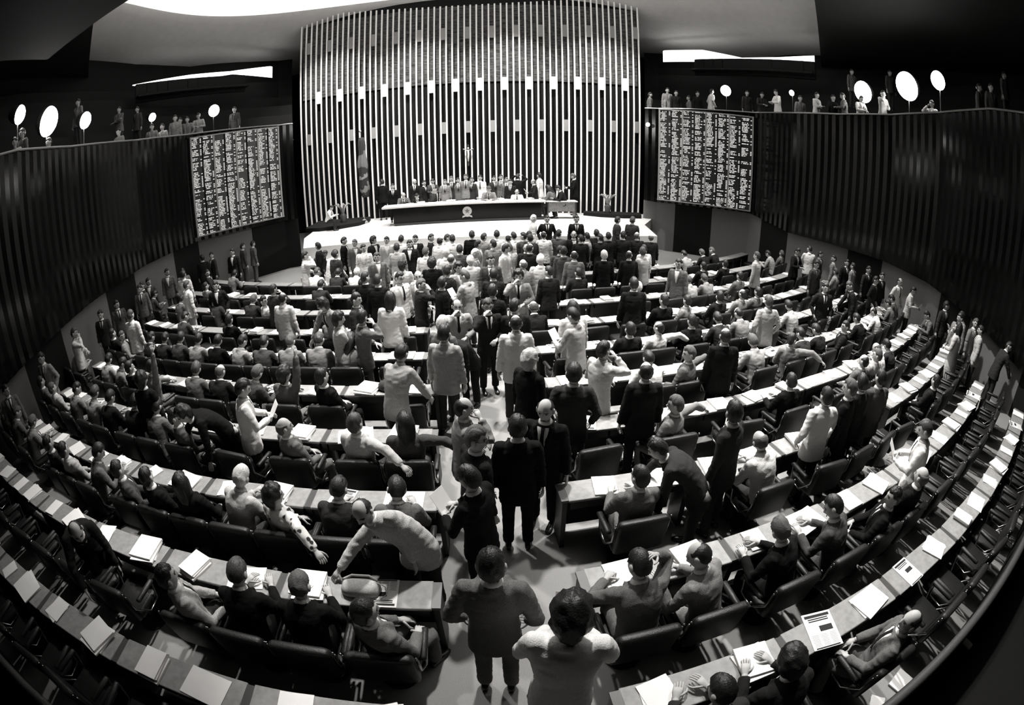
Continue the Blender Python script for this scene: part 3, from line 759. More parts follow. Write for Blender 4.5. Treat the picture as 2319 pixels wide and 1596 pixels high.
def jacket_mesh(kind):
    k = ('j', kind)
    if k in CACHE: return CACHE[k]
    P = skeleton(kind); mb = MB(); X = P['X']; c0, t0 = at_spine(P, 0)
    rs = []
    if P['seated']: rs += [ring(c0+V((0, -.01, -.06)), t0, X, .185, .135)]
    elif P['dress']: rs += [ring(V((c0.x, c0.y, z)), V((0, 0, 1)), X, a, b) for z, a, b in ((.34, .25, .20), (.55, .235, .19), (.78, .21, .165))]
    else:
        off = -.06 if P['lean'] > 40 else 0
        rs += [ring(V((c0.x, c0.y+off*.8, c0.z-.20)), V((0, 0, 1)), X, .205, .155), ring(V((c0.x, c0.y+off*.5, c0.z-.10)), V((0, 0, 1)), X, .20, .148)]
    rs += [ring(*at_spine(P, d), X, a, b) for d, a, b in PROF]
    mb.loft(rs)
    nb, nt = P['neck']
    mb.loft([ring(nb+nt*d, nt, X, r, r*.98, 14, 2) for d, r in ((-.06, .105), (-.03, .092), (-.012, .086))])
    for sx in (-1, 1):
        pts = []
        for q in range(6):
            d = .52-.30*q/5; c, t = at_spine(P, d); w = t.cross(X); hw = .078*(1-q/5)+.016
            b_ = .1
            for A, B in zip(PROF, PROF[1:]):
                if A[0] <= d <= B[0]: b_ = A[2]+(B[2]-A[2])*(d-A[0])/(B[0]-A[0])
            pts.append(c+X*(sx*hw)+w*(b_*.97))
        mb.tube(pts, [.020, .026, .028, .026, .020, .014], 8)
    for key in 'RL':
        s, e, h = P['arm'+key]; w = h+(e-h).normalized()*.015; ix = -.03 if key == 'R' else .03
        mb.tube([s+V((ix*1.6, 0, .012)), s+V((0, 0, .004)), s.lerp(e, .14), s.lerp(e, .55), e, e.lerp(w, .5), w], [.062, .074, .074, .066, .060, .054, .047], 12, dome=False)
    me = remesh(mb.mesh('jacket'), .017, 3, .0)
    for v in me.vertices:
        p = v.co.copy(); amp = .011
        dmin = min(((p-P['arm'+q][1]).length for q in 'RL'))
        amp += .010*math.exp(-(dmin/.10)**2)
        k1 = 1-abs(noise.noise(V((p.x*9+3, p.y*9, p.z*20))))*2.2
        k2 = noise.noise(V((p.x*5, p.y*5+7, p.z*5)))
        v.co = p+v.normal*(amp*(.55*k1-.35+.6*k2))
    CACHE[k] = me; return CACHE[k]
def trouser_mesh(kind):
    k = ('t', kind)
    if k in CACHE: return CACHE[k]
    P = skeleton(kind); mb = MB(); X = P['X']; c0, t0 = at_spine(P, 0)
    mb.loft([ring(c0+t0*d, t0, X, a, b) for d, a, b in ((-.13, .12, .10), (-.06, .17, .125), (.02, .172, .122), (.10, .155, .11))])
    for hip, kn, an in P['legs']:
        mb.tube([hip, hip.lerp(kn, .5), kn, kn.lerp(an, .5), an+V((0, 0, .0))], [.098, .088, .074, .068, .066], 12, dome=False)
    CACHE[k] = remesh(mb.mesh('trousers'), .021, 3, .005); return CACHE[k]
def shoe_mesh():
    if 'shoe' in CACHE: return CACHE['shoe']
    mb = MB(); rs = []
    for y, w, h in ((-.085, .022, .05), (-.07, .034, .075), (-.02, .037, .085), (.05, .040, .062), (.11, .046, .048), (.16, .040, .036), (.185, .022, .022)):
        rs.append([V((w*math.cos(2*PI*j/10), y, max(0., h*.5+h*.5*math.sin(2*PI*j/10)*1.05))) for j in range(10)])
    mb.loft(rs); CACHE['shoe'] = mb.mesh('shoe'); return CACHE['shoe']
def shirt_mesh(kind, tie):
    k = ('s', kind, tie)
    if k in CACHE: return CACHE[k]
    P = skeleton(kind); X = P['X']; mb = MB()
    nb, nt = P['neck']
    if not tie:
        mb.loft([ring(nb+nt*d, nt, X, r, r, 14, 2) for d, r in ((-.04, .078), (-.008, .073), (.010, .064), (.013, .056))])
    rows = []
    for q in range(9):
        d = .515-.30*q/8; hw = (.062*(1-q/8)+.006) if not tie else (.020 if q == 0 else .014+.016*q/8 if q < 8 else .004)
        c, t = at_spine(P, d); w = t.cross(X)
        a = b = .1
        for A, B in zip(PROF, PROF[1:]):
            if A[0] <= d <= B[0]: f = (d-A[0])/(B[0]-A[0]); a, b = A[1]+(B[1]-A[1])*f, A[2]+(B[2]-A[2])*f
        r = []
        for sgn in (-1, -.5, 0, .5, 1):
            x = hw*sgn; yy = b*(1-min(1, abs(x/a))**2.4)**(1/2.4)+(.010 if not tie else .017)
            r.append(c+X*x+w*yy)
        rows.append((r, w))
    fr = [r for r, w in rows]; n = 5
    vs = [p for r in fr for p in r]+[p-w*.02 for r, w in rows for p in r]; m = len(fr)*n; F = []
    for a in range(len(fr)-1):
        for b in range(n-1):
            i = a*n+b; F.append((i, i+n, i+n+1, i+1)); F.append((m+i, m+i+1, m+i+n+1, m+i+n))
        for b in (0, n-1):
            i = a*n+b; F.append((i, m+i, m+i+n, i+n) if b == 0 else (i, i+n, m+i+n, m+i))
    F += [tuple(range(n))+tuple(m+i for i in reversed(range(n)))]
    mb.add(vs, F)
    CACHE[k] = mb.mesh('shirt'); return CACHE[k]
def glasses_mesh():
    if 'gl' in CACHE: return CACHE['gl']
    mb = MB()
    for sx in (-1, 1):
        mb.tube([V((sx*.033+.022*math.cos(2*PI*i/12), .108, .012+.018*math.sin(2*PI*i/12))) for i in range(13)], .0028, 5, dome=False)
        mb.tube([V((sx*.055, .104, .016)), V((sx*.083, .05, .016)), V((sx*.084, -.01, .012))], .0028, 5)
    mb.tube([V((-.011, .112, .014)), V((.011, .112, .014))], .0028, 5)
    CACHE['gl'] = mb.mesh('glasses'); return CACHE['gl']
SHEET = None
def person(M, kind, tone, hair, label, group=None, yaw=0, detail=True, glasses=False, suit_trousers=None):
    P = skeleton(kind)
    o = link('person', body_mesh(kind, yaw), [M_SKIN, M_DARK]); o.matrix_world = M
    tag(o, label, 'person', group)
    dress = P['dress']
    link('jacket' if not dress else 'dress', jacket_mesh(kind), [cloth(tone)], o, objslots=True)
    tt = suit_trousers or (tone if tone in '012345' else ('2' if tone != 'F' else '1'))
    if not dress: link('trousers', trouser_mesh(kind), [cloth(tt)], o, objslots=True)
    if hair in HAIRM:
        hk = 'd' if hair in 'ngw' else hair; sd_ = random.randrange(3)
        if ('h', hk, sd_) not in CACHE: CACHE[('h', hk, sd_)] = hair_mesh(hk, sd_)
        link('hair', CACHE[('h', hk, sd_)], [HAIRM[hair]], o, head_matrix(P, yaw), objslots=True)
    if hair not in 'lC' and tone not in 'F':
        link('shirt', shirt_mesh(kind, False), [M_WHITE], o)
        if detail: link('tie', shirt_mesh(kind, True), [cloth('1')], o)
    if True:
        for hip, kn, an in P['legs']:
            link('shoe', shoe_mesh(), [mat('shoe_leather', .008, .3, .5)], o, Matrix.Translation((an.x, an.y+.01, 0)))
    if glasses: link('glasses', glasses_mesh(), [M_INK], o, head_matrix(P, yaw))
    if kind.rstrip('D') == 'S4' and detail:
        mb = MB(); mb.box((0, .40, 1.19), (.19, .004, .26), 0, None)
        me = CACHE.get('sheet') or mb.mesh('held_sheet', False); CACHE['sheet'] = me
        c = bpy.data.objects.new('held_paper', me); COL.objects.link(c)
        if not me.materials: me.materials.append(M_PAPER)
        c.matrix_world = M @ Matrix.Translation((0, .42, 1.19)) @ Matrix.Rotation(-.6, 4, 'X') @ Matrix.Translation((0, -.40, -1.19))
        tag(c, 'sheet held by the %s, %s' % (TN[tone], label.split(',')[-1].strip()), 'paper', 'sheets held in hands')
    return o
def short(l):
    return l.rsplit(' row from', 1)[0]+(' row' if ' row from' in l else '')
TN = {'0': 'black suit', '1': 'dark suit', '2': 'charcoal jacket', '3': 'dark grey jacket', '4': 'grey jacket', '5': 'mid grey jacket', '6': 'pale grey jacket', '7': 'pale jacket', '8': 'white jacket', '9': 'white shirt', 'F': 'floral blouse'}
HNM = {'d': 'dark hair', 'n': 'brown hair', 'g': 'grey hair', 'w': 'white hair', 'b': 'thinning hair', 'B': 'bald head', 'c': 'curly hair', 'C': 'blond curls', 'l': 'long hair'}
# ------------------------------------------------------------------ the room
def struct(name, mb, mats, label, cat, smooth=False, autos=None):
    o = link(name, mb.mesh(name, smooth, autos), mats); return tag(o, label, cat, None, 'structure')
mb = MB(); mb.box((0, 8, -.1), (44, 44, .2)); struct('floor', mb, [M_CARPET], 'grey carpeted floor of the chamber', 'floor')
def inner(pl, d):
    return [(x*(1-d/math.hypot(x, y)), y*(1-d/math.hypot(x, y)), a, b) for x, y, a, b in pl]
def interp_poly(pl, step):
    out = []
    for p, q in zip(pl, pl[1:]):
        L = math.hypot(q[0]-p[0], q[1]-p[1]); n = max(1, round(L/step))
        for i in range(n): out.append(tuple(p[j]+(q[j]-p[j])*i/n for j in range(4)))
    out.append(tuple(pl[-1])); return out
def gallery_wall(name, pl, label):
    mb = MB(); pts = interp_poly(pl, .16); f = []; b = []
    for i, (x, y, a, t) in enumerate(pts):
        r = math.hypot(x, y); k = (.05 if i % 2 else 0.)/r
        f.append((x*(1-k), y*(1-k), a, t)); b.append((x*(1+.3/r), y*(1+.3/r), a, t))
    rows = [[V((p[0], p[1], p[2])) for p in f], [V((p[0], p[1], p[3])) for p in f], [V((p[0], p[1], p[3])) for p in b], [V((p[0], p[1], p[2])) for p in b]]
    n = len(f); vs = [p for r in rows for p in r]; F = []
    for r in range(4):
        for i in range(n-1): F.append((r*n+i, r*n+i+1, ((r+1) % 4)*n+i+1, ((r+1) % 4)*n+i))
    mb.add(vs, F)
    tp = inner(pl, .06)
    mb.tube([(p[0], p[1], p[3]+.02) for p in tp], .03, 6, 1)
    return struct(name, mb, [M_PANEL, mat('rail_metal', .2, .3, .5, .5)], label, 'wall')
gallery_wall('wall_left', WL, 'dark ribbed gallery front wall on the left side')
gallery_wall('wall_right', WR, 'dark ribbed gallery front wall on the right side')
def low_wall(name, pl, label, gaps):
    mb = MB(); pts = interp_poly([(x*1.02, y*1.02, a, t) for x, y, a, t in pl], .9)
    for i, (p, q) in enumerate(zip(pts, pts[1:])):
        a = V((p[0], p[1], 0)); b = V((q[0], q[1], 0)); o = V((p[0], p[1], 0)).normalized()*.15
        top = max(p[2], q[2])+.05
        vs = [a, b, b+V((0, 0, top)), a+V((0, 0, top)), a+o, b+o, b+o+V((0, 0, top)), a+o+V((0, 0, top))]
        mb.add(vs, [(0, 1, 2, 3), (5, 4, 7, 6), (4, 0, 3, 7), (1, 5, 6, 2), (3, 2, 6, 7)], 1 if i % gaps in (2, 3) or abs(math.degrees(math.atan2(p[0], p[1]))+20) < 10 else 0)
    return struct(name, mb, [M_GREYWALL, M_BLACK], label, 'wall')
low_wall('wall_left_lower', WL, 'low grey wall with dark openings under the left gallery', 5)
low_wall('wall_right_lower', WR, 'low grey wall with dark openings under the right gallery', 5)
# gallery: stepped floor rising behind each front wall, rear wall, soffit
def gallery(name, pl, label):
    mb = MB(); n = len(pl); prof = [(.3, -1.0), (1.6, -1.0)]; z = -1.0
    for k in range(7): prof += [(1.6+k*.9, z+.62), (2.5+k*.9, z+.62)]; z += .62
    prof += [(7.95, 4.3), (7.95, 7.5)]
    rows = []
    for d, h in prof:
        rows.append([V((x*(1+d/math.hypot(x, y)), y*(1+d/math.hypot(x, y)), t+h)) for x, y, a, t in pl])
    vs = [p for r in rows for p in r]; F = []
    for r in range(len(rows)-1):
        for i in range(n-1): F.append((r*n+i, r*n+i+1, (r+1)*n+i+1, (r+1)*n+i))
    mb.add(vs, F)
    return struct(name, mb, [M_BLACK], label, 'floor')
gallery('floor_gallery_left', WL, 'dark stepped floor of the left public gallery')
gallery('floor_gallery_right', WR, 'dark stepped floor of the right public gallery')
# luminous ceiling and soffit
CEZ = 12.45
def sup(a, rx, ry, n=3.): return math.copysign(abs(math.cos(a))**(2/n), math.cos(a))*rx, math.copysign(abs(math.sin(a))**(2/n), math.sin(a))*ry
CC = (-2.0, 13.2); edge = []
for i in range(96):
    x, y = sup(2*PI*i/96, 12.0 if math.cos(2*PI*i/96) < 0 else 13.0, 9.5); edge.append((CC[0]+x, CC[1]+y))
mb = MB(); mb.add([(x, y, CEZ) for x, y in edge], [tuple(reversed(range(96)))])
struct('ceiling', mb, [M_CEIL], 'bright luminous ceiling over the hall', 'ceiling')
mb = MB(); rows = []
for k, (s, z) in enumerate(((1., CEZ+.02), (1.003, CEZ-.08), (1.03, CEZ-.32), (1.07, CEZ-.58), (1.13, CEZ-.85), (1.22, CEZ-1.12), (1.4, CEZ-1.35), (1.8, CEZ-1.5), (2.4, CEZ-1.5))):
    rows.append([V((CC[0]+(x-CC[0])*s, CC[1]+(y-CC[1])*s, z)) for x, y in edge])
mb.loft(rows, 0, False)
struct('ceiling_soffit', mb, [M_SOFFIT], 'curved grey soffit around the bright ceiling', 'ceiling', True)
mb = MB(); mb.box((0, -3.2, 9.), (44, .3, 18)); struct('wall_back', mb, [M_BLACK], 'dark back wall behind the viewer', 'wall')
mb = MB(); mb.box((-2, 30.5, 9), (44, .3, 18)); struct('wall_front', mb, [M_BLACK], 'dark wall behind the finned screen', 'wall')
for sx, nm in ((-1, 'left'), (1, 'right')):
    mb = MB(); mb.box((sx*21.5-1, 13.5, 9), (.3, 34, 18)); struct('wall_'+nm+'_outer', mb, [M_BLACK], 'dark outer wall behind the %s gallery' % nm, 'wall')
# cove strips
def strip(lo, hi, label, name):
    sc = lambda p: (p[0]*.92, p[1]*.92, 4.1+(p[2]-4.1)*.92)
    lo = [sc(p) for p in lo]; hi = [sc(p) for p in hi]; mb = MB(); n = len(lo); d = V((0, .25, 0))
    vs = [V(p) for p in lo]+[V(p) for p in hi]+[V(p)+d for p in lo]+[V(p)+d for p in hi]; F = []
    for i in range(n-1): F += [(i, i+1, n+i+1, n+i), (2*n+i+1, 2*n+i, 3*n+i, 3*n+i+1), (n+i, n+i+1, 3*n+i+1, 3*n+i), (i+1, i, 2*n+i, 2*n+i+1)]
    F += [(0, n, 3*n, 2*n), (n-1, 3*n-1, 4*n-1, 2*n-1)]
    mb.add(vs, F); o = link(name, mb.mesh(name, False), [M_COVE]); return tag(o, label, 'light')
strip([(-17.46, 17.89, 10.12), (-15.9, 21.0, 10.1), (-14.7, 23.2, 10.35), (-13.43, 25.7, 10.11)], [(-17.46, 17.89, 10.16), (-15.9, 21.0, 10.42), (-14.7, 23.2, 10.50), (-13.43, 25.7, 10.81)], 'glowing cove light band above the left gallery', 'cove_light')
strip([(8.94, 27.59, 10.3), (10.7, 25.9, 10.28), (12.3, 24.05, 10.36), (13.5, 22.2, 10.3), (14.6, 20.29, 10.2)], [(8.94, 27.59, 11.0), (10.7, 25.9, 10.98), (12.3, 24.05, 10.48), (13.5, 22.2, 10.5), (14.6, 20.29, 10.62)], 'glowing cove light band above the right gallery', 'cove_light')
gs = MB(); gs.box((0, 0, .25), (.62, .10, .9), 0, None, .04); gs.box((0, .22, .05), (.58, .42, .12), 0, None, .03)
gsm = gs.mesh('gallery_seat', True, 40)
for a, b, n, nm in ((V((-16.9, 17.6, 9.62)), V((-13.8, 23.3, 9.68)), 11, 'left'), (V((10.1, 25.6, 9.86)), V((14.3, 19.9, 9.78)), 12, 'right')):
    d = (b-a); rz = math.atan2(d.y, d.x)
    for i in range(n):
        p = a+d*(i+.5)/n; o = link('gallery_seat', gsm, [M_BLACK], None, place(p.x*.92, p.y*.92, 4.1+(p.z-4.1)*.92-.35, rz+(PI if nm == 'left' else PI)))
        tag(o, 'black seat back silhouetted on the %s cove light, %s from the left' % (nm, ordn(i+1)), 'seat', 'top row gallery seats')
# finned screen behind the rostrum
FX0, FX1, FY, NF = -10.05, 6.05, 22.6, 59
def fin_top(x): return 11.75+.75*((x+2)/8.05)**2
for i in range(NF):
    x = FX0+(FX1-FX0)*i/(NF-1); zt = fin_top(x)
    if i == 0: fins = []
    fins.append((x, zt))
scr = empty('finned_screen', place(0, 0, 0, 0), 'tall screen of pale vertical fins behind the rostrum', 'screen')
mb = MB(); mb.box(((FX0+FX1)/2, FY+.30, 6.9), (FX1-FX0, .1, 11.4)); link('backing_panel', mb.mesh('b', False), [mat('screen_backing', .004, .7, .15)], scr)
mb = MB(); mb.box(((FX0+FX1)/2, FY+.2, 9.75), (FX1-FX0-.1, .08, 4.0))
def louvre():
    m = mat('louvre', .045, .7); nt = m.node_tree; b = nt.nodes['Principled BSDF']; tc = nt.nodes.new('ShaderNodeTexCoord')
    mp = nt.nodes.new('ShaderNodeMapping'); mp.inputs['Scale'].default_value = (2.2, 1, 11); n = nt.nodes.new('ShaderNodeTexNoise'); n.inputs['Scale'].default_value = 1.4
    cr = nt.nodes.new('ShaderNodeValToRGB'); cr.color_ramp.elements[0].position = .35; cr.color_ramp.elements[1].position = .7
    cr.color_ramp.elements[0].color = (.012, .012, .012, 1); cr.color_ramp.elements[1].color = (.10, .098, .094, 1)
    nt.links.new(tc.outputs['Object'], mp.inputs['Vector']); nt.links.new(mp.outputs['Vector'], n.inputs['Vector']); nt.links.new(n.outputs['Fac'], cr.inputs['Fac']); nt.links.new(cr.outputs['Color'], b.inputs['Base Color'])
    return m
link('slatted_panel', mb.mesh('l', False), [louvre()], scr)
for x, zt in fins:
    mb = MB(); mb.box((x, FY, (1.3+zt)/2), (.072, .05, zt-1.3)); link('fin', mb.mesh('fin', False), [M_FIN], scr)
step = (FX1-FX0)/(NF-1)
for row, (z, h, off) in enumerate(((10.25, .62, 1), (7.6, .62, 3), (5.55, .55, 1))):
    for k in range(15):
        i = off+4*k
        if i+1 >= NF: continue
        x = FX0+step*(i+.5); mb = MB(); zz = z+.35*(fin_top(x)-11.75)*(z/11.)
        mb.box((x, FY, zz), (step-.08, .10, h)); link('grid_block', mb.mesh('blk', False), [M_FIN if row == 1 else M_GREYM], scr)
# stage
mb = MB(); SP = [(-9.2, 23.2), (-8.25, 18.1), (-7.25, 15.75), (-4, 16.1), (-1, 16.2), (2.5, 16.1), (5.2, 16.6), (5.5, 19.4), (6.3, 21.2), (6.9, 23.2)]
mb.prism(list(reversed(SP))[::-1], 1.4)
struct('floor_stage', mb, [M_STAGE], 'pale carpeted stage in front of the rostrum', 'floor')
for k, (d, z) in enumerate(((.35, .93), (.7, .47))):
    mb = MB(); mb.prism([(-7.2, 15.85), (-7.2, 15.75-d*.9), (-4, 16.1-d), (-1, 16.2-d), (2.5, 16.1-d), (5.15, 16.6-d), (5.15, 16.7)], z)
    struct('floor_stage_step', mb, [M_STAGE], 'pale carpeted step %s the stage edge' % ('just under' if k == 0 else 'lowest below'), 'step')
def curved_platform(pts, label):
    mb = MB(); mb.prism(pts, .16, 0, Matrix.Translation((0, 0, 1.4))); o = link('planter_platform', mb.mesh('pp', False), [M_BLACK]); return tag(o, label, 'platform')
curved_platform([(-9.3, 22.4), (-9.0, 20.0), (-8.2, 19.7), (-7.3, 19.9), (-6.6, 20.5), (-6.4, 21.4), (-6.6, 22.4)], 'low dark curved platform at the left foot of the fins')
curved_platform([(3.4, 22.4), (3.3, 21.9), (4.0, 21.4), (5.0, 21.2), (5.9, 21.4), (6.1, 22.4)], 'low dark curved platform at the right foot of the fins')
# rostrum desk
rz = math.atan2(20.33-19.57, 1.46+4.95); L = math.hypot(1.46+4.95, .76)
rd = empty('rostrum_desk', place(-1.74, 19.95, 1.4, rz), 'long black rostrum desk with round emblem on its front', 'desk')
mb = MB(); mb.box((0, .14, .42), (L-.3, .14, .66), 0, None, .01); link('front_panel', mb.mesh('fp', True, 35), [M_PANEL], rd)
mb = MB(); mb.box((.1, .2, .05), (L-.2, .5, .10)); link('plinth', mb.mesh('pl', False), [mat('plinth_grey', .03, .6)], rd)
mb = MB(); mb.box((-.15, .35, .79), (L+.3, .95, .09), 0, None, .02); link('desk_top', mb.mesh('dt', True, 35), [mat('pale_counter', .5, .5)], rd)
for sx in (-1, 1):
    mb = MB(); mb.box((sx*(L/2-.3), .45, .38), (.08, .6, .74)); link('side_panel', mb.mesh('sp', False), [M_BLACK], rd)
Me = Matrix.Translation((-.02, .065, .45)) @ Matrix.Rotation(PI/2, 4, 'X')
em = MB(); em.prism([(.19*math.cos(2*PI*i/32), .19*math.sin(2*PI*i/32)) for i in range(32)], .015, 0, Me)
ebl = link('emblem', em.mesh('emblem', False), [mat('emblem_silver', .42, .4, .5)], rd)
e2 = MB(); e2.prism([((.12 if i % 2 == 0 else .05)*math.sin(2*PI*i/10), (.12 if i % 2 == 0 else .05)*math.cos(2*PI*i/10)) for i in range(10)], .024, 0, Me)
link('emblem_star', e2.mesh('star', False), [mat('emblem_dark', .12, .5)], ebl)
e3 = MB()
for i in range(20): 
    a = 2*PI*i/20; e3.prism([(.165*math.cos(a)+.028*math.cos(2*PI*j/8), .165*math.sin(a)+.028*math.sin(2*PI*j/8)) for j in range(8)], .022, 0, Me)
e3.prism([(-.19, -.20), (-.08, -.17), (.08, -.17), (.19, -.20), (.21, -.28), (.08, -.23), (0, -.245), (-.08, -.23), (-.21, -.28)], .026, 0, Me)
link('emblem_wreath', e3.mesh('wreath', False), [mat('emblem_silver', .42)], ebl)
sd = empty('side_desk', place(2.15, 20.75, 1.4, .1), 'small grey side desk at the right end of the rostrum', 'desk')
mb = MB(); mb.box((0, 0, .76), (1.35, .6, .05), 0, None, .01); link('desk_top', mb.mesh('dt2', True, 35), [mat('pale_counter', .5)], sd)
mb = MB(); mb.box((0, -.2, .52), (1.25, .04, .40)); link('front_panel', mb.mesh('fp2', False), [mat('grey_veneer', .16, .5, var=.2, vscale=10)], sd)
for sx in (-1, 1):
    mb = MB(); mb.box((sx*.6, 0, .37), (.05, .5, .74)); link('leg', mb.mesh('lg', False), [M_FRAME], sd)
# things on the rostrum
pvars = []
for k in range(8):
    rnd = random.Random(k); mb = MB(); z = 0.
    for s in range(1+k % 3):
        h = rnd.uniform(.004, .022); mb.box((rnd.uniform(-.025, .025), rnd.uniform(-.02, .02), z+h/2), ((.27, .31, .235, .42)[k % 4], (.30, .31, .29, .30)[k % 4], h), 0, Matrix.Rotation(rnd.uniform(-.15, .15), 3, 'Z')); z += h+.0005
    pvars.append(mb.mesh('paper_stack', False))
for i in range(15):
    x = -4.6+i*.42; M = place(x*1., 19.62+(x+4.95)*.118+.42+.12*((i*7) % 3), 2.236, rz+.3*math.sin(i*2.1))
    tag(link('paper_stack', pvars[i % 8], [M_PAPER], None, M), 'white papers on the rostrum desk, %s from its left end' % ordn(i+1), 'paper', 'papers on the rostrum')
# flag on its pole
fl = empty('flag', place(-6.55, 21.2, 1.4, 0), 'furled flag hanging on a pole left of the rostrum', 'flag')
mb = MB(); mb.tube([(0, 0, 0), (0, 0, 4.2)], .022, 8); mb.ball((0, 0, 4.25), .06, 8, 6); mb.tube([(0, 0, 0), (0, 0, .05)], .18, 14); link('pole', mb.mesh('pole'), [mat('brass', .5, .3, .5, .6)], fl)
mb = MB(); rows = []
for j in range(16):
    t = j/15; z = 3.95-2.75*t; w = .10+.10*math.sin(t*2.6)+.02*math.sin(t*17); rows.append([V((.06+.08*t+w*math.cos(2*PI*i/24)*(1+.25*math.cos(5*2*PI*i/24+t*4)), -.05+w*.7*math.sin(2*PI*i/24)*(1+.25*math.cos(5*2*PI*i/24+t*4)), z)) for i in range(24)])
mb.loft(rows); cl = mb.mesh('flag_cloth')
def flagmat():
    m = mat('flag_cloth', .05, .9); nt = m.node_tree; b = nt.nodes['Principled BSDF']; tc = nt.nodes.new('ShaderNodeTexCoord'); sx = nt.nodes.new('ShaderNodeSeparateXYZ')
    n = nt.nodes.new('ShaderNodeTexNoise'); n.inputs['Scale'].default_value = 2.2; ma = nt.nodes.new('ShaderNodeMath'); ma.operation = 'MULTIPLY_ADD'; ma.inputs[1].default_value = 1.2
    cr = nt.nodes.new('ShaderNodeValToRGB'); cr.color_ramp.interpolation = 'CONSTANT'; els = cr.color_ramp.elements
    els[0].color = (.03, .03, .03, 1); els[1].position = .47; els[1].color = (.16, .16, .15, 1)
    for p, c in ((.53, .02), (.60, .2), (.66, .03), (.74, .12), (.85, .03)): q = els.new(p); q.color = (c, c, c, 1)
    mr = nt.nodes.new('ShaderNodeMath'); mr.operation = 'MULTIPLY'; mr.inputs[1].default_value = .23
    nt.links.new(tc.outputs['Object'], sx.inputs[0]); nt.links.new(tc.outputs['Object'], n.inputs['Vector']); nt.links.new(n.outputs['Fac'], ma.inputs[0]); nt.links.new(sx.outputs['Z'], ma.inputs[2]); nt.links.new(ma.outputs[0], mr.inputs[0]); nt.links.new(mr.outputs[0], cr.inputs['Fac']); nt.links.new(cr.outputs['Color'], b.inputs['Base Color'])
    return m
link('flag_cloth', cl, [flagmat()], fl)
cx = empty('wall_crucifix', place(-1.86, 22.40, 4.3, 0), 'small crucifix hanging on the fins above the rostrum', 'crucifix')
mb = MB(); mb.box((0, 0, -.1), (.06, .05, 1.0)); mb.box((0, 0, .16), (.5, .05, .06)); link('cross', mb.mesh('cross', False), [mat('dark_wood', .04, .6)], cx)
mb = MB(); mb.tube([(0, -.05, .12), (.01, -.06, -.05), (0, -.06, -.18), (.0, -.05, -.38)], [.05, .045, .05, .03], 8); mb.ball((0, -.06, .22), .05, 8, 6)
for s in (-1, 1): mb.tube([(s*.04, -.05, .12), (s*.22, -.05, .2)], [.022, .015], 6)
link('figure', mb.mesh('figure'), [mat('pale_ivory', .5, .6)], cx)
def flower_stand(x, y, label):
    f = empty('flower_stand', place(x, y, 1.56, 0), label, 'plant')
    mb = MB(); mb.tube([(0, 0, 0), (0, 0, .1), (0, 0, .3)], [.14, .12, .16], 12); link('pot', mb.mesh('pot'), [mat('pot_dark', .05, .5)], f)
    for k in range(7):
        a = k*2*PI/7; mb = MB(); mb.tube([(0, 0, .28), (.1*math.cos(a), .1*math.sin(a), .65), (.3*math.cos(a), .3*math.sin(a), .85), (.42*math.cos(a), .42*math.sin(a), .78)], [.03, .04, .035, .01], 6, 0, None, .25)
        link('leaf', mb.mesh('leaf'), [mat('pale_leaf', .3, .5)], f)
flower_stand(-7.5, 21.0, 'potted plant with arching leaves on the left stage platform')
flower_stand(4.4, 21.8, 'potted plant with arching leaves on the right stage platform')
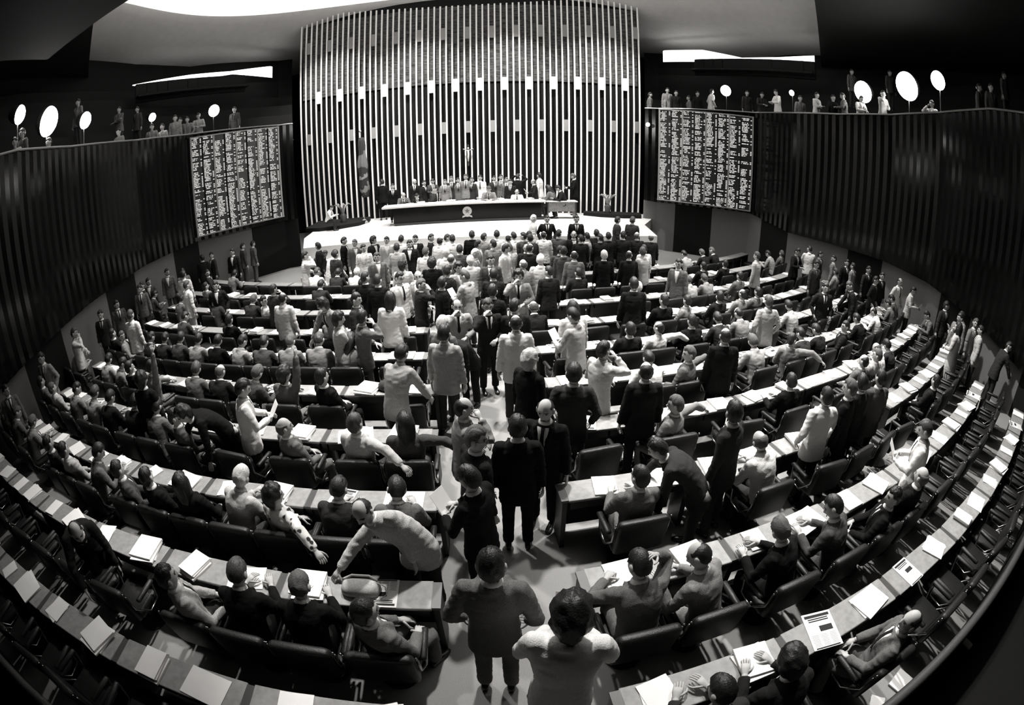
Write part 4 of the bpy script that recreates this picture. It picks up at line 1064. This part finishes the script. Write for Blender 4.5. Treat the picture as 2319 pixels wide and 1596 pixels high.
# voting boards
def board(x0, y0, x1, y1, z0, z1, label, seed):
    d = V((x1-x0, y1-y0, 0)); L = d.length; rz = math.atan2(d.y, d.x); H = z1-z0
    b = empty('voting_board', place(x0, y0, z0, rz), label, 'board')
    me = bpy.data.meshes.new('screen'); me.from_pydata([(0, 0, 0), (L, 0, 0), (L, 0, H), (0, 0, H), (0, .08, 0), (L, .08, 0), (L, .08, H), (0, .08, H)], [], [(0, 1, 2, 3), (5, 4, 7, 6), (4, 0, 3, 7), (1, 5, 6, 2), (3, 2, 6, 7), (4, 5, 1, 0)])
    uv = me.uv_layers.new(name='uv')
    for i, q in enumerate(((0, 0), (1, 0), (1, 1), (0, 1))): uv.data[i].uv = q
    m = bpy.data.materials.new('board_text'); m.use_nodes = True; nt = m.node_tree; bs = nt.nodes['Principled BSDF']; bs.inputs['Base Color'].default_value = (.012, .012, .012, 1); bs.inputs['Roughness'].default_value = .4
    N = nt.nodes.new; LK = nt.links.new
    def op(o, a, b=None):
        n = N('ShaderNodeMath'); n.operation = o
        for k, q in enumerate((a, b)):
            if q is None: continue
            if isinstance(q, (int, float)): n.inputs[k].default_value = q
            else: LK(q, n.inputs[k])
        return n.outputs[0]
    u = N('ShaderNodeUVMap'); sp = N('ShaderNodeSeparateXYZ'); LK(u.outputs[0], sp.inputs[0]); U, W = sp.outputs[0], sp.outputs[1]
    cu = op('MULTIPLY', U, 8.); rv = op('MULTIPLY', W, 62.); ci = op('FLOOR', cu); ri = op('FLOOR', rv); cf = op('FRACT', cu); rf = op('FRACT', rv)
    def wn(a, b, w):
        c = N('ShaderNodeCombineXYZ'); LK(a, c.inputs[0]); LK(b, c.inputs[1]); c.inputs[2].default_value = w+seed
        n = N('ShaderNodeTexWhiteNoise'); n.noise_dimensions = '3D'; LK(c.outputs[0], n.inputs[0]); return n.outputs['Value']
    ln = op('MULTIPLY_ADD', wn(ci, ri, 1.), .28); ln.node.inputs[2].default_value = .42
    inn = op('MULTIPLY', op('GREATER_THAN', cf, .06), op('LESS_THAN', cf, ln))
    gl = op('GREATER_THAN', wn(op('FLOOR', op('MULTIPLY', cu, 19.)), ri, 2.), .22)
    tick = op('MULTIPLY', op('MULTIPLY', op('GREATER_THAN', cf, .80), op('LESS_THAN', cf, .92)), op('GREATER_THAN', wn(ci, ri, 3.), .35))
    blk = op('GREATER_THAN', wn(ci, op('FLOOR', op('MULTIPLY', ri, .21)), 4.), .0)
    row = op('MULTIPLY', op('GREATER_THAN', rf, .22), op('LESS_THAN', rf, .80)); has = op('GREATER_THAN', wn(ci, ri, 5.), .13)
    tx = op('MULTIPLY', op('MAXIMUM', op('MULTIPLY', inn, gl), tick), op('MULTIPLY', op('MULTIPLY', row, has), blk))
    bs.inputs['Emission Color'].default_value = (1, .98, .95, 1); LK(op('MULTIPLY', tx, .75), bs.inputs['Emission Strength'])
    me.materials.append(m); o = bpy.data.objects.new('screen', me); COL.objects.link(o); o.parent = b
    fm = mat('board_frame', .25, .5)
    for k in range(9):
        mb = MB(); w = .07 if k % 2 == 0 else .03; mb.box((L*k/8, -.03, H/2), (w, .05, H+.05)); link('mullion', mb.mesh('mul', False), [fm if k % 2 == 0 else M_BLACK], b)
    for z in (0, H):
        mb = MB(); mb.box((L/2, -.03, z), (L+.08, .07, .05)); link('frame_rail', mb.mesh('fr', False), [fm], b)
board(-11.65, 15.35, -9.38, 18.60, 2.36, 6.17, 'lit voting board with columns of names, left of the fins', 0)
board(6.42, 20.62, 9.98, 18.62, 2.40, 6.45, 'lit voting board with columns of names, right of the fins', 9)
for p, nm in (((-9.19, 19.3, 5.6), 'left'), ((5.95, 20.85, 5.72), 'right')):
    g = empty('globe_lamp', place(*p, 0), 'small glowing globe lamp on the dark wall %s of the fins' % nm, 'lamp')
    mb = MB(); mb.ball((0, 0, 0), .095, 14, 10); link('globe', mb.mesh('globe'), [M_GLOBE], g)
    mb = MB(); mb.tube([(0, .05, 0), (0, .45, .0)], .02, 6); link('bracket', mb.mesh('br'), [M_FRAME], g)
# television lamps on the gallery rails
for k, (x, y, z, r) in enumerate(LAMPS):
    r = max(.12, r*.95); a = math.atan2(-1.7-x, 12.-y); d = V((-1.7-x, 12-y, 0)); d = (d.normalized()+V((0, 0, -.35))).normalized()
    t = empty('floodlight', place(x, y, z, 0), 'television floodlight on a stand at the %s gallery rail, %s from the left' % (('left', ordn(k+1)) if k < 5 else ('right', ordn(k-4))), 'floodlight', 'television floodlights')
    MR = d.to_track_quat('Y', 'Z').to_matrix().to_4x4()
    mb = MB(); mb.tube([(0, -.26, 0), (0, -.1, 0), (0, .06, 0)], [r*.6, r*.95, r*1.05], 16, dome=False); link('housing', mb.mesh('housing'), [M_BLACK], t, MR)
    mb = MB(); mb.ball((0, 0, 0), (r, r*.6, r), 18, 12); link('lens', mb.mesh('lens'), [M_LAMP], t, MR @ Matrix.Translation((0, .06, 0)))
    mb = MB(); mb.tube([(0, 0, -r), (0, 0, -1.6)], .02, 6); link('stand', mb.mesh('stand'), [M_FRAME], t)
    for q in range(3): 
        mb = MB(); mb.tube([(0, 0, -1.2), (.35*math.cos(q*2.1), .35*math.sin(q*2.1), -1.75)], .014, 5); link('leg', mb.mesh('lg'), [M_FRAME], t)
# ------------------------------------------------------------------ desks, chairs, papers
AIS_L = [4.4, 4.4, 4.4, 4.1, 4.0, 3.3, 3.0, 2.6, 2.2, 1.8]; AIS_R = [6.9, 6.95, 7.1, 7.45, 7.75, 8.1, 8.5, 9.0, 9.4, 9.8]
GAP2 = {2: (16.2, 19.7)}
SIDE = {-1: 'left', 1: 'right'}
dm = {}
mb = MB(); mb.box((0, .165, .722), (1.40, .33, .036), 0, None, .006); dm['top'] = mb.mesh('desk_top', True, 35)
mb = MB(); mb.box((-.345, .165, .65), (.66, .29, .105)); mb.box((.345, .165, .65), (.66, .29, .105)); mb.box((0, .165, .698), (1.36, .30, .012)); dm['drawer'] = mb.mesh('drawer_box', False)
mb = MB(); mb.box((0, .31, .36), (1.36, .025, .50)); dm['panel'] = mb.mesh('modesty_panel', False)
mb = MB(); mb.box((0, .165, .352), (.055, .27, .704)); dm['leg'] = mb.mesh('desk_leg', False)
mb = MB(); mb.box((0, .165, .72), (.085, .30, .03)); dm['cap'] = mb.mesh('leg_cap', False)
MODW = 1.47
def desk(x, y, a, label, group):
    d = empty('desk', place(x, y, 0, a), label, 'desk', group)
    link('desk_top', dm['top'], [M_WOOD], d); link('drawer_box', dm['drawer'], [M_DESKDARK], d); link('modesty_panel', dm['panel'], [M_DESKDARK], d)
    for sx in (-1, 1):
        l = link('leg', dm['leg'], [M_DESKDARK], d, Matrix.Translation((sx*.735, 0, 0))); link('leg_cap', dm['cap'], [M_CAP], l)
    return d
cm = {}
mb = MB(); rows = []
def slab(w, t, z0, z1, y0, lean, r=.05, n=6):
    rs = []
    def rr(y, s):
        W, Z0, Z1 = w/2-s, z0+s, z1-s; pts = []
        for cx_, cz_, a0 in ((W-r, Z1-r, 0), (-W+r, Z1-r, 90), (-W+r, Z0+r, 180), (W-r, Z0+r, 270)):
            for k in range(4):
                q = math.radians(a0+30*k); X, Z = cx_+r*math.cos(q), cz_+r*math.sin(q); pts.append(V((X, y0+y-(Z-z0)*lean, Z)))
        return pts
    return [rr(y, s) for y, s in ((-t/2, .025), (-t/2+.012, .006), (-t/2+.03, 0), (t/2-.03, 0), (t/2-.012, .006), (t/2, .025))]
mb.loft(slab(.55, .095, .40, .885, -.155, .12)); cm['back'] = mb.mesh('backrest')
mb = MB(); mb.box((0, .12, .42), (.52, .50, .11), 0, None, .03); cm['seat'] = mb.mesh('seat', True, 50)
mb = MB(); mb.box((0, .08, .645), (.065, .34, .055), 0, None, .018); cm['arm'] = mb.mesh('armrest', True, 50)
mb = MB(); mb.tube([(0, -.19, .80), (0, -.17, .60), (0, .0, .40), (0, .20, .42), (0, .24, .62)], .016, 6, 0, None, .7); mb.ball((0, -.205, .855), .013, 8, 6); cm['frame'] = mb.mesh('side_frame')
mb = MB(); mb.tube([(0, .12, .02), (0, .12, .38)], .045, 10, dome=False); mb.tube([(0, .12, 0.0), (0, .12, .025)], .19, 16, dome=False); cm['base'] = mb.mesh('pedestal', True, 40)
def chair(x, y, a, label, group, near):
    c = empty('armchair', place(x, y, 0, a), label, 'chair', group)
    link('backrest', cm['back'], [M_LEATHER], c); link('seat', cm['seat'], [M_LEATHER], c); link('pedestal', cm['base'], [M_FRAME], c)
    for sx in (-1, 1):
        if near:
            link('armrest', cm['arm'], [M_LEATHER], c, Matrix.Translation((sx*.31, 0, 0)))
            link('side_frame', cm['frame'], [M_CHROME], c, Matrix.Translation((sx*.295, 0, 0)))
    return c
nchair = npap = 0
paper_jobs = []
HIDECHAIR = {7: (-7, 12), 8: (-9, 14), 9: (-12, 40)}
for i in range(10):
    rho = RAD0-DROW*i; lo, hi = EXT[i]
    rowname = ordn(i+1)+' row from the back'
    for side in (-1, 1):
        a0 = AIS_L[i] if side < 0 else AIS_R[i]; end = lo if side < 0 else hi
        step = math.degrees(MODW/rho); k = 0; a = a0
        occ = sorted([s[1] for s in SEATED if s[0] == i and (s[1]-a0)*side > -.8], key=lambda q: q*side)
        free = []
        while (end-a)*side > step:
            mid = a+side*step/2
            g = GAP2.get(i)
            if side > 0 and g and g[0]-step < a < g[1]: a = max(a+.05, g[1]) if a >= g[0]-step*.6 else a+step*0; 
            if side > 0 and g and g[0]-step*.6 <= a <= g[1]+.01:
                free += [(g[0]+.9, 99, 1), (g[0]+2.3, 99, 1)]; a = g[1]+.02; mid = a+side*step/2
            k += 1
            x, y, r = on_arc(rho+.33, mid)
            desk(x, y, r, 'wooden two-seat desk, %s from the aisle, %s side, %s' % (ordn(k), SIDE[side], rowname), 'curved rows of desks')
            for h in (-1, 1):
                sa = mid+h*math.degrees(.34/rho)
                free.append((sa, k, h)); paper_jobs.append((i, side, k, h, sa, rho))
            a += side*step
        # chairs: one under every sitter, then the free places
        seats = [(q, True) for q in occ]
        for sa, k, h in free:
            if all(abs(sa-q)*rho*PI/180 > .60 for q, _ in seats): seats.append((sa, False))
        seats.sort(key=lambda q: q[0]*side)
        for n, (sa, o) in enumerate(seats):
            hc = HIDECHAIR.get(i)
            if not o and hc and hc[0] < sa < hc[1]: continue
            x, y, r = on_arc(rho+.72, sa)
            chair(x, y, r+(0 if o else .12*math.sin(sa*7.3+i)), 'black padded armchair, %s from aisle, %s, %s%s' % (ordn(n+1), SIDE[side], rowname, '' if o else ', empty'), 'black armchairs along the desks', i < 6); nchair += 1
        sides = SEATED
        for s in SEATED:
            if s[0] == i and ((s[1] < 5.7) == (side < 0)):
                n = min(range(len(seats)), key=lambda q: abs(seats[q][0]-s[1])); s.append(n+1)
# people seated
for s in SEATED:
    i, al, kind, face, sc, tone, hair, lab, n = s
    rho = RAD0-DROW*i; x, y, a = on_arc(rho+.72, al)
    side = 'left' if al < 5.7 else 'right'
    l = lab or 'person in %s, %s, %s seat from aisle, %s, %s row from back' % (TN[tone], HNM[hair], ordn(n), side, ordn(i+1))
    turn = max(-35, min(35, face)) if abs(face) < 100 else math.copysign(35, face)
    yaw = max(-60, min(60, round((face-turn)/20)*20)) if abs(face) < 100 else math.copysign(60, face)
    person(place(x, y, 0, a-math.radians(turn), sc), kind, tone, hair, l, 'people seated at the desks', yaw or random.choice((-20, 0, 0, 20)), i < 6)
# standing people
bands = {}
for s in STANDING:
    x, y = s[0], s[1]; bands.setdefault(int(round((RAD0-math.hypot(x-CX0, y-CY0))/DROW)), []).append(s)
for bnd, ss in bands.items():
    ss.sort(key=lambda s: s[0])
    for n, s in enumerate(ss):
        x, y, z, kind, face, sc, tone, hair, lab = s
        where = 'near %s row from back' % ordn(max(1, bnd+1)) if bnd < 9 else ('in nearest crowd line' if bnd == 9 else 'in middle crowd line' if bnd == 10 else 'in farthest crowd line')
        l = lab or 'person in %s, %s, standing %s from left %s' % (TN[tone], HNM[hair], ordn(n+1), where)
        if kind == 'S0' and (hair == 'C' or (lab and 'dress' in lab)): kind = 'S0D'
        if kind == 'S3' and lab and 'dress' in lab: kind = 'S3D'
        yw = random.choice((-40, -20, 0, 0, 20, 40)) if not lab else 0
        if lab and ('looking' in lab or 'turned left' in lab): yw = -40 if 'left' in lab.split('side')[0] and 'right' not in lab else 40
        st = tone if lab and 'white suit' in lab else None
        nr = bnd < 7
        if z > 0: 
            pass
        person(place(x, y, z, -math.radians(face), sc), kind, tone, hair, l, 'people standing in the hall', yw, nr or (z > 0), bool(lab and 'glasses' in lab), st)
for n, (x, y, kind, face, sc, tone, hair) in enumerate(sorted(PODIUM)):
    l = 'person in %s, %s, %s, %s from the left at the rostrum' % (TN[tone], HNM[hair], 'seated' if kind[0] == 'T' else 'standing', ordn(n+1))
    person(place(x, y, 1.4, -math.radians(face), sc), kind, tone, hair, l, 'people at the rostrum', random.choice((-20, 0, 20)), True)
# gallery spectators beyond the three hundred nearest people: one object
def gallery_crowd():
    mb = MB(); tones = []
    for (x, y, z, kind, face, tone, hair) in GALLERY:
        M = place(x, y, z, -math.radians(face)); P = skeleton(kind)
        if tone not in tones: tones.append(tone)
        for me, mi in ((body_mesh(kind, 0), 0), (jacket_mesh(kind), 2+tones.index(tone)), (trouser_mesh(kind), 1)):
            mb.add([M @ v.co for v in me.vertices], [tuple(p.vertices) for p in me.polygons], mi)
        if ('h', hair) not in CACHE: CACHE[('h', hair)] = hair_mesh(hair)
        hm = CACHE[('h', hair)]; MH = M @ head_matrix(P, 0)
        mb.add([MH @ v.co for v in hm.vertices], [tuple(p.vertices) for p in hm.polygons], 1)
    o = link('gallery_crowd', mb.mesh('gallery_crowd'), [M_SKIN, M_DARK]+[cloth(t) for t in tones])
    tag(o, 'spectators and camera crews standing along both gallery rails', 'crowd', None, 'stuff')
gallery_crowd()
# papers on the desks
def newspaper(seed):
    rnd = random.Random(seed); mb = MB(); mb.box((0, 0, .004), (.29, .38, .008), 0)
    y = .17
    for h, full in ((.03, 1), (.012, 0), (.012, 0)):
        mb.box((0, y-h/2, .0088), (.25 if full else .2, h, .0012), 1); y -= h+.010
    mb.box((rnd.uniform(-.05, .05), .015, .0088), (.13, .06, .0012), 1)
    for r in range(9):
        for c in range(3): mb.box((-.088+.088*c, -.045-.014*r, .0086), (.075*rnd.uniform(.75, 1), .005, .0008), 2)
    mb.box((0, -.178, .0088), (.24, .014, .0012), 1)
    return mb.mesh('newspaper', False)
news = [newspaper(k) for k in range(4)]
mb = MB()
for sx in (-1, 1):
    rws = []
    for j in range(7):
        t = j/6; xx = sx*.24*t; z = .012+.03*math.sin(PI*min(1, t*1.2))*(1-t*.6); rws.append((xx, z))
    vs = [V((x, yy, zz)) for yy in (-.16, .16) for x, zz in rws]+[V((x, yy, .001)) for yy in (-.16, .16) for x, zz in rws]; n = 7; F = []
    for j in range(n-1): F += [(j, j+1, n+j+1, n+j), (2*n+j, 3*n+j, 3*n+j+1, 2*n+j+1), (j, 2*n+j, 2*n+j+1, j+1), (n+j, n+j+1, 3*n+j+1, 3*n+j)]
    F.append((n-1, 3*n-1, 4*n-1, 2*n-1)); mb.add(vs, F)
bookm = mb.mesh('open_book', True, 50)
random.seed(5)
pcount = 0
for (i, side, k, h, sa, rho) in paper_jobs:
    x, y, r = on_arc(rho+.17, sa+random.uniform(-.15, .15)); half = 'left half' if h < 0 else 'right half'
    base = 'on desk %s from aisle, %s side, %s row from back, %s' % (ordn(k), SIDE[side], ordn(i+1), half)
    M = place(x, y, .7405, r+random.uniform(-.28, .28), random.uniform(.92, 1.1))
    q = random.random()
    if i == 1 and side < 0 and k == 1:
        if h > 0: tag(link('newspaper', news[0], [M_PAPER, M_INK, mat('print_grey', .3)], None, place(x, y, .7405, r+PI, .85)), 'folded newspaper with dark headlines lying at the aisle end of the second-row desk', 'newspaper')
        else: tag(link('paper_stack', pvars[5], [M_PAPER], None, place(x-.12, y, .7405, r+.1)), 'white paper pile under the leaning hand on the second-row desk', 'paper')
        continue
    if i == 3 and side < 0 and k == 1:
        if h < 0: tag(link('open_book', bookm, [M_PAPER], None, place(x, y, .7405, r+.25)), 'large open white book on the fourth-row desk left of the aisle', 'book')
        else: tag(link('paper_stack', pvars[5], [M_PAPER], None, M), 'thick paper pile under the black suit at the fourth-row aisle end', 'paper')
        continue
    if q < .08: tag(link('newspaper', news[pcount % 4], [M_PAPER, M_INK, mat('print_grey', .3)], None, M), 'newspaper '+base, 'newspaper', 'newspapers on desks')
    elif (q < .92 or i in (0, 1, 2) and k < 6) and i < 9: tag(link('paper_stack', pvars[pcount % 8], [M_PAPER], None, M), 'papers '+base, 'paper', 'white papers on desks')
    else: continue
    pcount += 1
# handbag on the second-row desk
bx, by, br = on_arc(RAD0-DROW+.15, 3.05)
bag = empty('handbag', place(bx, by, .741, br), 'soft pale handbag lying on the second-row desk by the leaning hand', 'bag')
mb = MB(); rs = []
for t, w, dd in ((0, .165, .085), (.02, .18, .10), (.06, .175, .10), (.09, .16, .08), (.11, .14, .04)): rs.append([V((w*math.copysign(abs(math.cos(2*PI*j/24))**.6, math.cos(2*PI*j/24)), dd*math.copysign(abs(math.sin(2*PI*j/24))**.6, math.sin(2*PI*j/24)), t)) for j in range(24)])
mb.loft(rs); link('bag_body', mb.mesh('bag', True, 60), [M_BAG], bag)
mb = MB(); mb.tube([(-.15, .05, .10), (-.08, .085, .115), (.08, .085, .115), (.15, .05, .10)], .012, 8); link('bag_flap_piping', mb.mesh('pip'), [mat('bag_piping', .5)], bag)
mb = MB(); mb.tube([(.14, .03, .10), (.22, .02, .05), (.235, -.04, .012), (.19, -.09, .012)], .005, 6); link('strap', mb.mesh('strap'), [M_WHITE], bag)
# dark basket bag in the fifth row
bx, by, br = on_arc(RAD0-DROW*4+.16, 2.3)
bk = empty('basket_bag', place(bx, by, .741, br), 'dark striped bag lying on the fifth-row desk beside the pale jacket', 'bag')
mb = MB(); rs = [[V((w*math.cos(2*PI*j/20), d*math.sin(2*PI*j/20), t)) for j in range(20)] for t, w, d in ((0, .15, .09), (.04, .19, .11), (.1, .18, .10), (.16, .12, .05))]
mb.loft(rs); link('bag_body', mb.mesh('bb'), [mat('dark_canvas', .05, .8, bump=.5, bscale=120)], bk)
mb = MB(); mb.tube([(-.12, 0, .14), (-.06, .02, .24), (.06, .02, .24), (.12, 0, .14)], .009, 6); link('handle', mb.mesh('hd'), [M_FRAME], bk)
# curved rail behind the last row, and sheets lying beyond it
def rail(a0, a1, label):
    mb = MB(); n = 40; P = []
    for j in range(n+1):
        x, y, r = on_arc(RAD0+1.30*.47+.62, a0+(a1-a0)*j/n); P.append((x, y))
    q = lambda off, z: [V((x+off*(x-CX0)/math.hypot(x-CX0, y-CY0), y+off*(y-CY0)/math.hypot(x-CX0, y-CY0), z)) for x, y in P]
    A, B, C_, D = q(-.04, 0), q(-.04, .84), q(.08, .84), q(.08, 0); vs = A+B+C_+D; m = n+1; F = []
    for rr_ in range(4):
        for j in range(n): F.append((rr_*m+j, rr_*m+j+1, ((rr_+1) % 4)*m+j+1, ((rr_+1) % 4)*m+j))
    mb.add(vs, F, 0); o = empty('back_rail', Matrix.Identity(4), label, 'railing'); link('rail_panel', mb.mesh('rp', False), [M_BLACK], o)
    mb = MB(); mb.tube([p for p in q(.02, .86)], .055, 10); link('handrail', mb.mesh('hr'), [M_RAIL], o)
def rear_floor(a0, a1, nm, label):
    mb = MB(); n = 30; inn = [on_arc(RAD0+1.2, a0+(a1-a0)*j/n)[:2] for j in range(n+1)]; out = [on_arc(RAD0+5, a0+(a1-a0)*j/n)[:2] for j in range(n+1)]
    mb.prism(inn[::1]+out[::-1], .012); struct(nm, mb, [mat('shade_carpet', .010, .95, .05, bump=.4, bscale=200)], label, 'floor')  # near-black colour stands in for shade on the floor behind the rail
rear_floor(8.6, 40, 'floor_rear_right', 'carpet coloured near black for shade behind the curved rail, right side')
rear_floor(-30, 3.2, 'floor_rear_left', 'carpet coloured near black for shade behind the curved rail, left side')
rail(7.2, 27.5, 'curved dark padded rail behind the rearmost desks, right side')
rail(-13, 4.2, 'curved dark padded rail behind the rearmost desks, left side')
for k, (x, y, rr_, s) in enumerate(((3.84, 1.03, .5, 1.), (3.42, .95, .9, .6), (5.08, 1.01, .4, .5))):
    tag(link('paper_stack', pvars[k], [M_PAPER], None, place(x, y, .0125, rr_, s)), ('white sheet on the dark floor behind the right rail', 'small white card on the floor behind the right rail', 'narrow white slip behind the right rail')[k], 'paper')
# ------------------------------------------------------------------ light
def area(name, loc, size, power, target, spread=180, shape='DISK'):
    l = bpy.data.lights.new(name, 'AREA'); l.shape = shape; l.size = size; l.energy = power; l.spread = math.radians(spread); l.color = (1, .985, .96)
    o = bpy.data.objects.new(name, l); COL.objects.link(o); o.location = loc; o.rotation_euler = (V(target)-V(loc)).to_track_quat('-Z', 'Y').to_euler(); return o
def spot(name, loc, target, power, deg, blend=.5, r=.15):
    l = bpy.data.lights.new(name, 'SPOT'); l.energy = power; l.spot_size = math.radians(deg); l.spot_blend = blend; l.shadow_soft_size = r; l.color = (1, .985, .96)
    o = bpy.data.objects.new(name, l); COL.objects.link(o); o.location = loc; o.rotation_euler = (V(target)-V(loc)).to_track_quat('-Z', 'Y').to_euler(); return o
for x, y, p, tx, ty, dg in ((-4.5, 10., 6000, -3.8, 8.2, 66), (0.5, 8.6, 8000, .8, 5.6, 66), (5.5, 9.0, 9500, 6.6, 5.8, 64), (-5, 14.5, 7000, -4.6, 12.5, 70), (2., 14.5, 7500, 2., 12.5, 70), (8.5, 13, 6500, 8.3, 10, 70)):
    spot('ceiling_downlight', (x, y, 12.35), (tx, ty, 0), p, dg, .45, .3)
for nm, poly in (('right', [(8.0, 10.85), (10.2, 5.5), (10.2, -2.9), (20, -2.9), (20, 27.0)]), ('left', [(-10.4, 8.7), (-20.5, 17.2), (-20.5, -2.9), (-11, -2.9)])):
    mb = MB(); mb.prism(poly, .25, 0, Matrix.Translation((0, 0, 10.4)))
    struct('ceiling_gallery_'+nm, mb, [M_BLACK], 'dark flat ceiling over the rear of the %s gallery' % nm, 'ceiling')
mb = MB(); mb.prism([(-9.5, -3), (-.1, -3), (-.1, 4.9), (-.5, 6.1), (-5.5, 6.15), (-9.5, 6.5)], .3, 0, Matrix.Translation((0, 0, 8.0)))  # added overhead slab, outlined to cast shade on the left rear desks
struct('rear_shade_slab', mb, [M_BLACK], 'added black slab above the viewer that shades the left rear desks', 'ceiling')
for k, (x, y, z, r) in enumerate(LAMPS):
    spot('floodlight_beam', (x*.95, y*.95, z), (-2, 21, 4) if k in (1, 7, 8) else (-1, 15, 1), 900 if r > .3 else 350, 50, .6, .12)
for x in (-6, -2, 2): spot('stage_light', (x, 15.5, 12.0), (x, 19.5, 1.4), 1500, 50, .6, .2)
for x in (-8, -4, 0, 4): spot('fin_light', (x, 18.5, 12.2), (x, 22.6, 4.), 3600, 75, .7, .2)
for x, y in ((-12.5, 17.5), (8.5, 19.5)): pass
for m_ in (M_LAMP, M_COVE, M_GLOBE): m_.cycles.emission_sampling = 'NONE'
for m_ in bpy.data.materials:
    if m_.name.startswith('board_text'): m_.cycles.emission_sampling = 'NONE'
w = bpy.data.worlds.new('World'); S.world = w; w.use_nodes = True; w.node_tree.nodes['Background'].inputs[0].default_value = (0, 0, 0, 1)
# ------------------------------------------------------------------ camera: fisheye (equisolid) lens
cd = bpy.data.cameras.new('camera'); cam = bpy.data.objects.new('camera', cd); COL.objects.link(cam); S.camera = cam
cd.type = 'PANO'; cd.sensor_fit = 'HORIZONTAL'; cd.sensor_width = 36.0; cd.sensor_height = 36*1596/2319; cd.clip_start = .05; cd.clip_end = 200
cc = cd.cycles if hasattr(cd, 'cycles') and hasattr(cd.cycles, 'panorama_type') else cd
cc.panorama_type = 'FISHEYE_EQUISOLID'; cc.fisheye_lens = 1103.7/2319*36; cc.fisheye_fov = math.radians(190)
cam.matrix_world = Matrix.Translation((0, 0, 4.1)) @ Matrix.Rotation(PI/2-math.radians(23.22), 4, 'X') @ Matrix.Rotation(-math.radians(.69), 4, 'Z')
S.view_settings.view_transform = 'Standard'; S.view_settings.look = 'None'; S.view_settings.exposure = 0.; S.view_settings.gamma = 1.; S.view_settings.use_curve_mapping = False
S.cycles.use_adaptive_sampling = True; S.cycles.adaptive_threshold = .09; S.cycles.max_bounces = 2; S.cycles.diffuse_bounces = 2; S.cycles.glossy_bounces = 2; S.cycles.transmission_bounces = 1; S.cycles.caustics_reflective = False; S.cycles.caustics_refractive = False
S.cycles.sample_clamp_indirect = 3.; S.cycles.use_light_tree = True
print('counts', len(bpy.data.objects), 'chairs', nchair, 'papers', pcount, 'people', len(SEATED)+len(STANDING)+len(PODIUM))
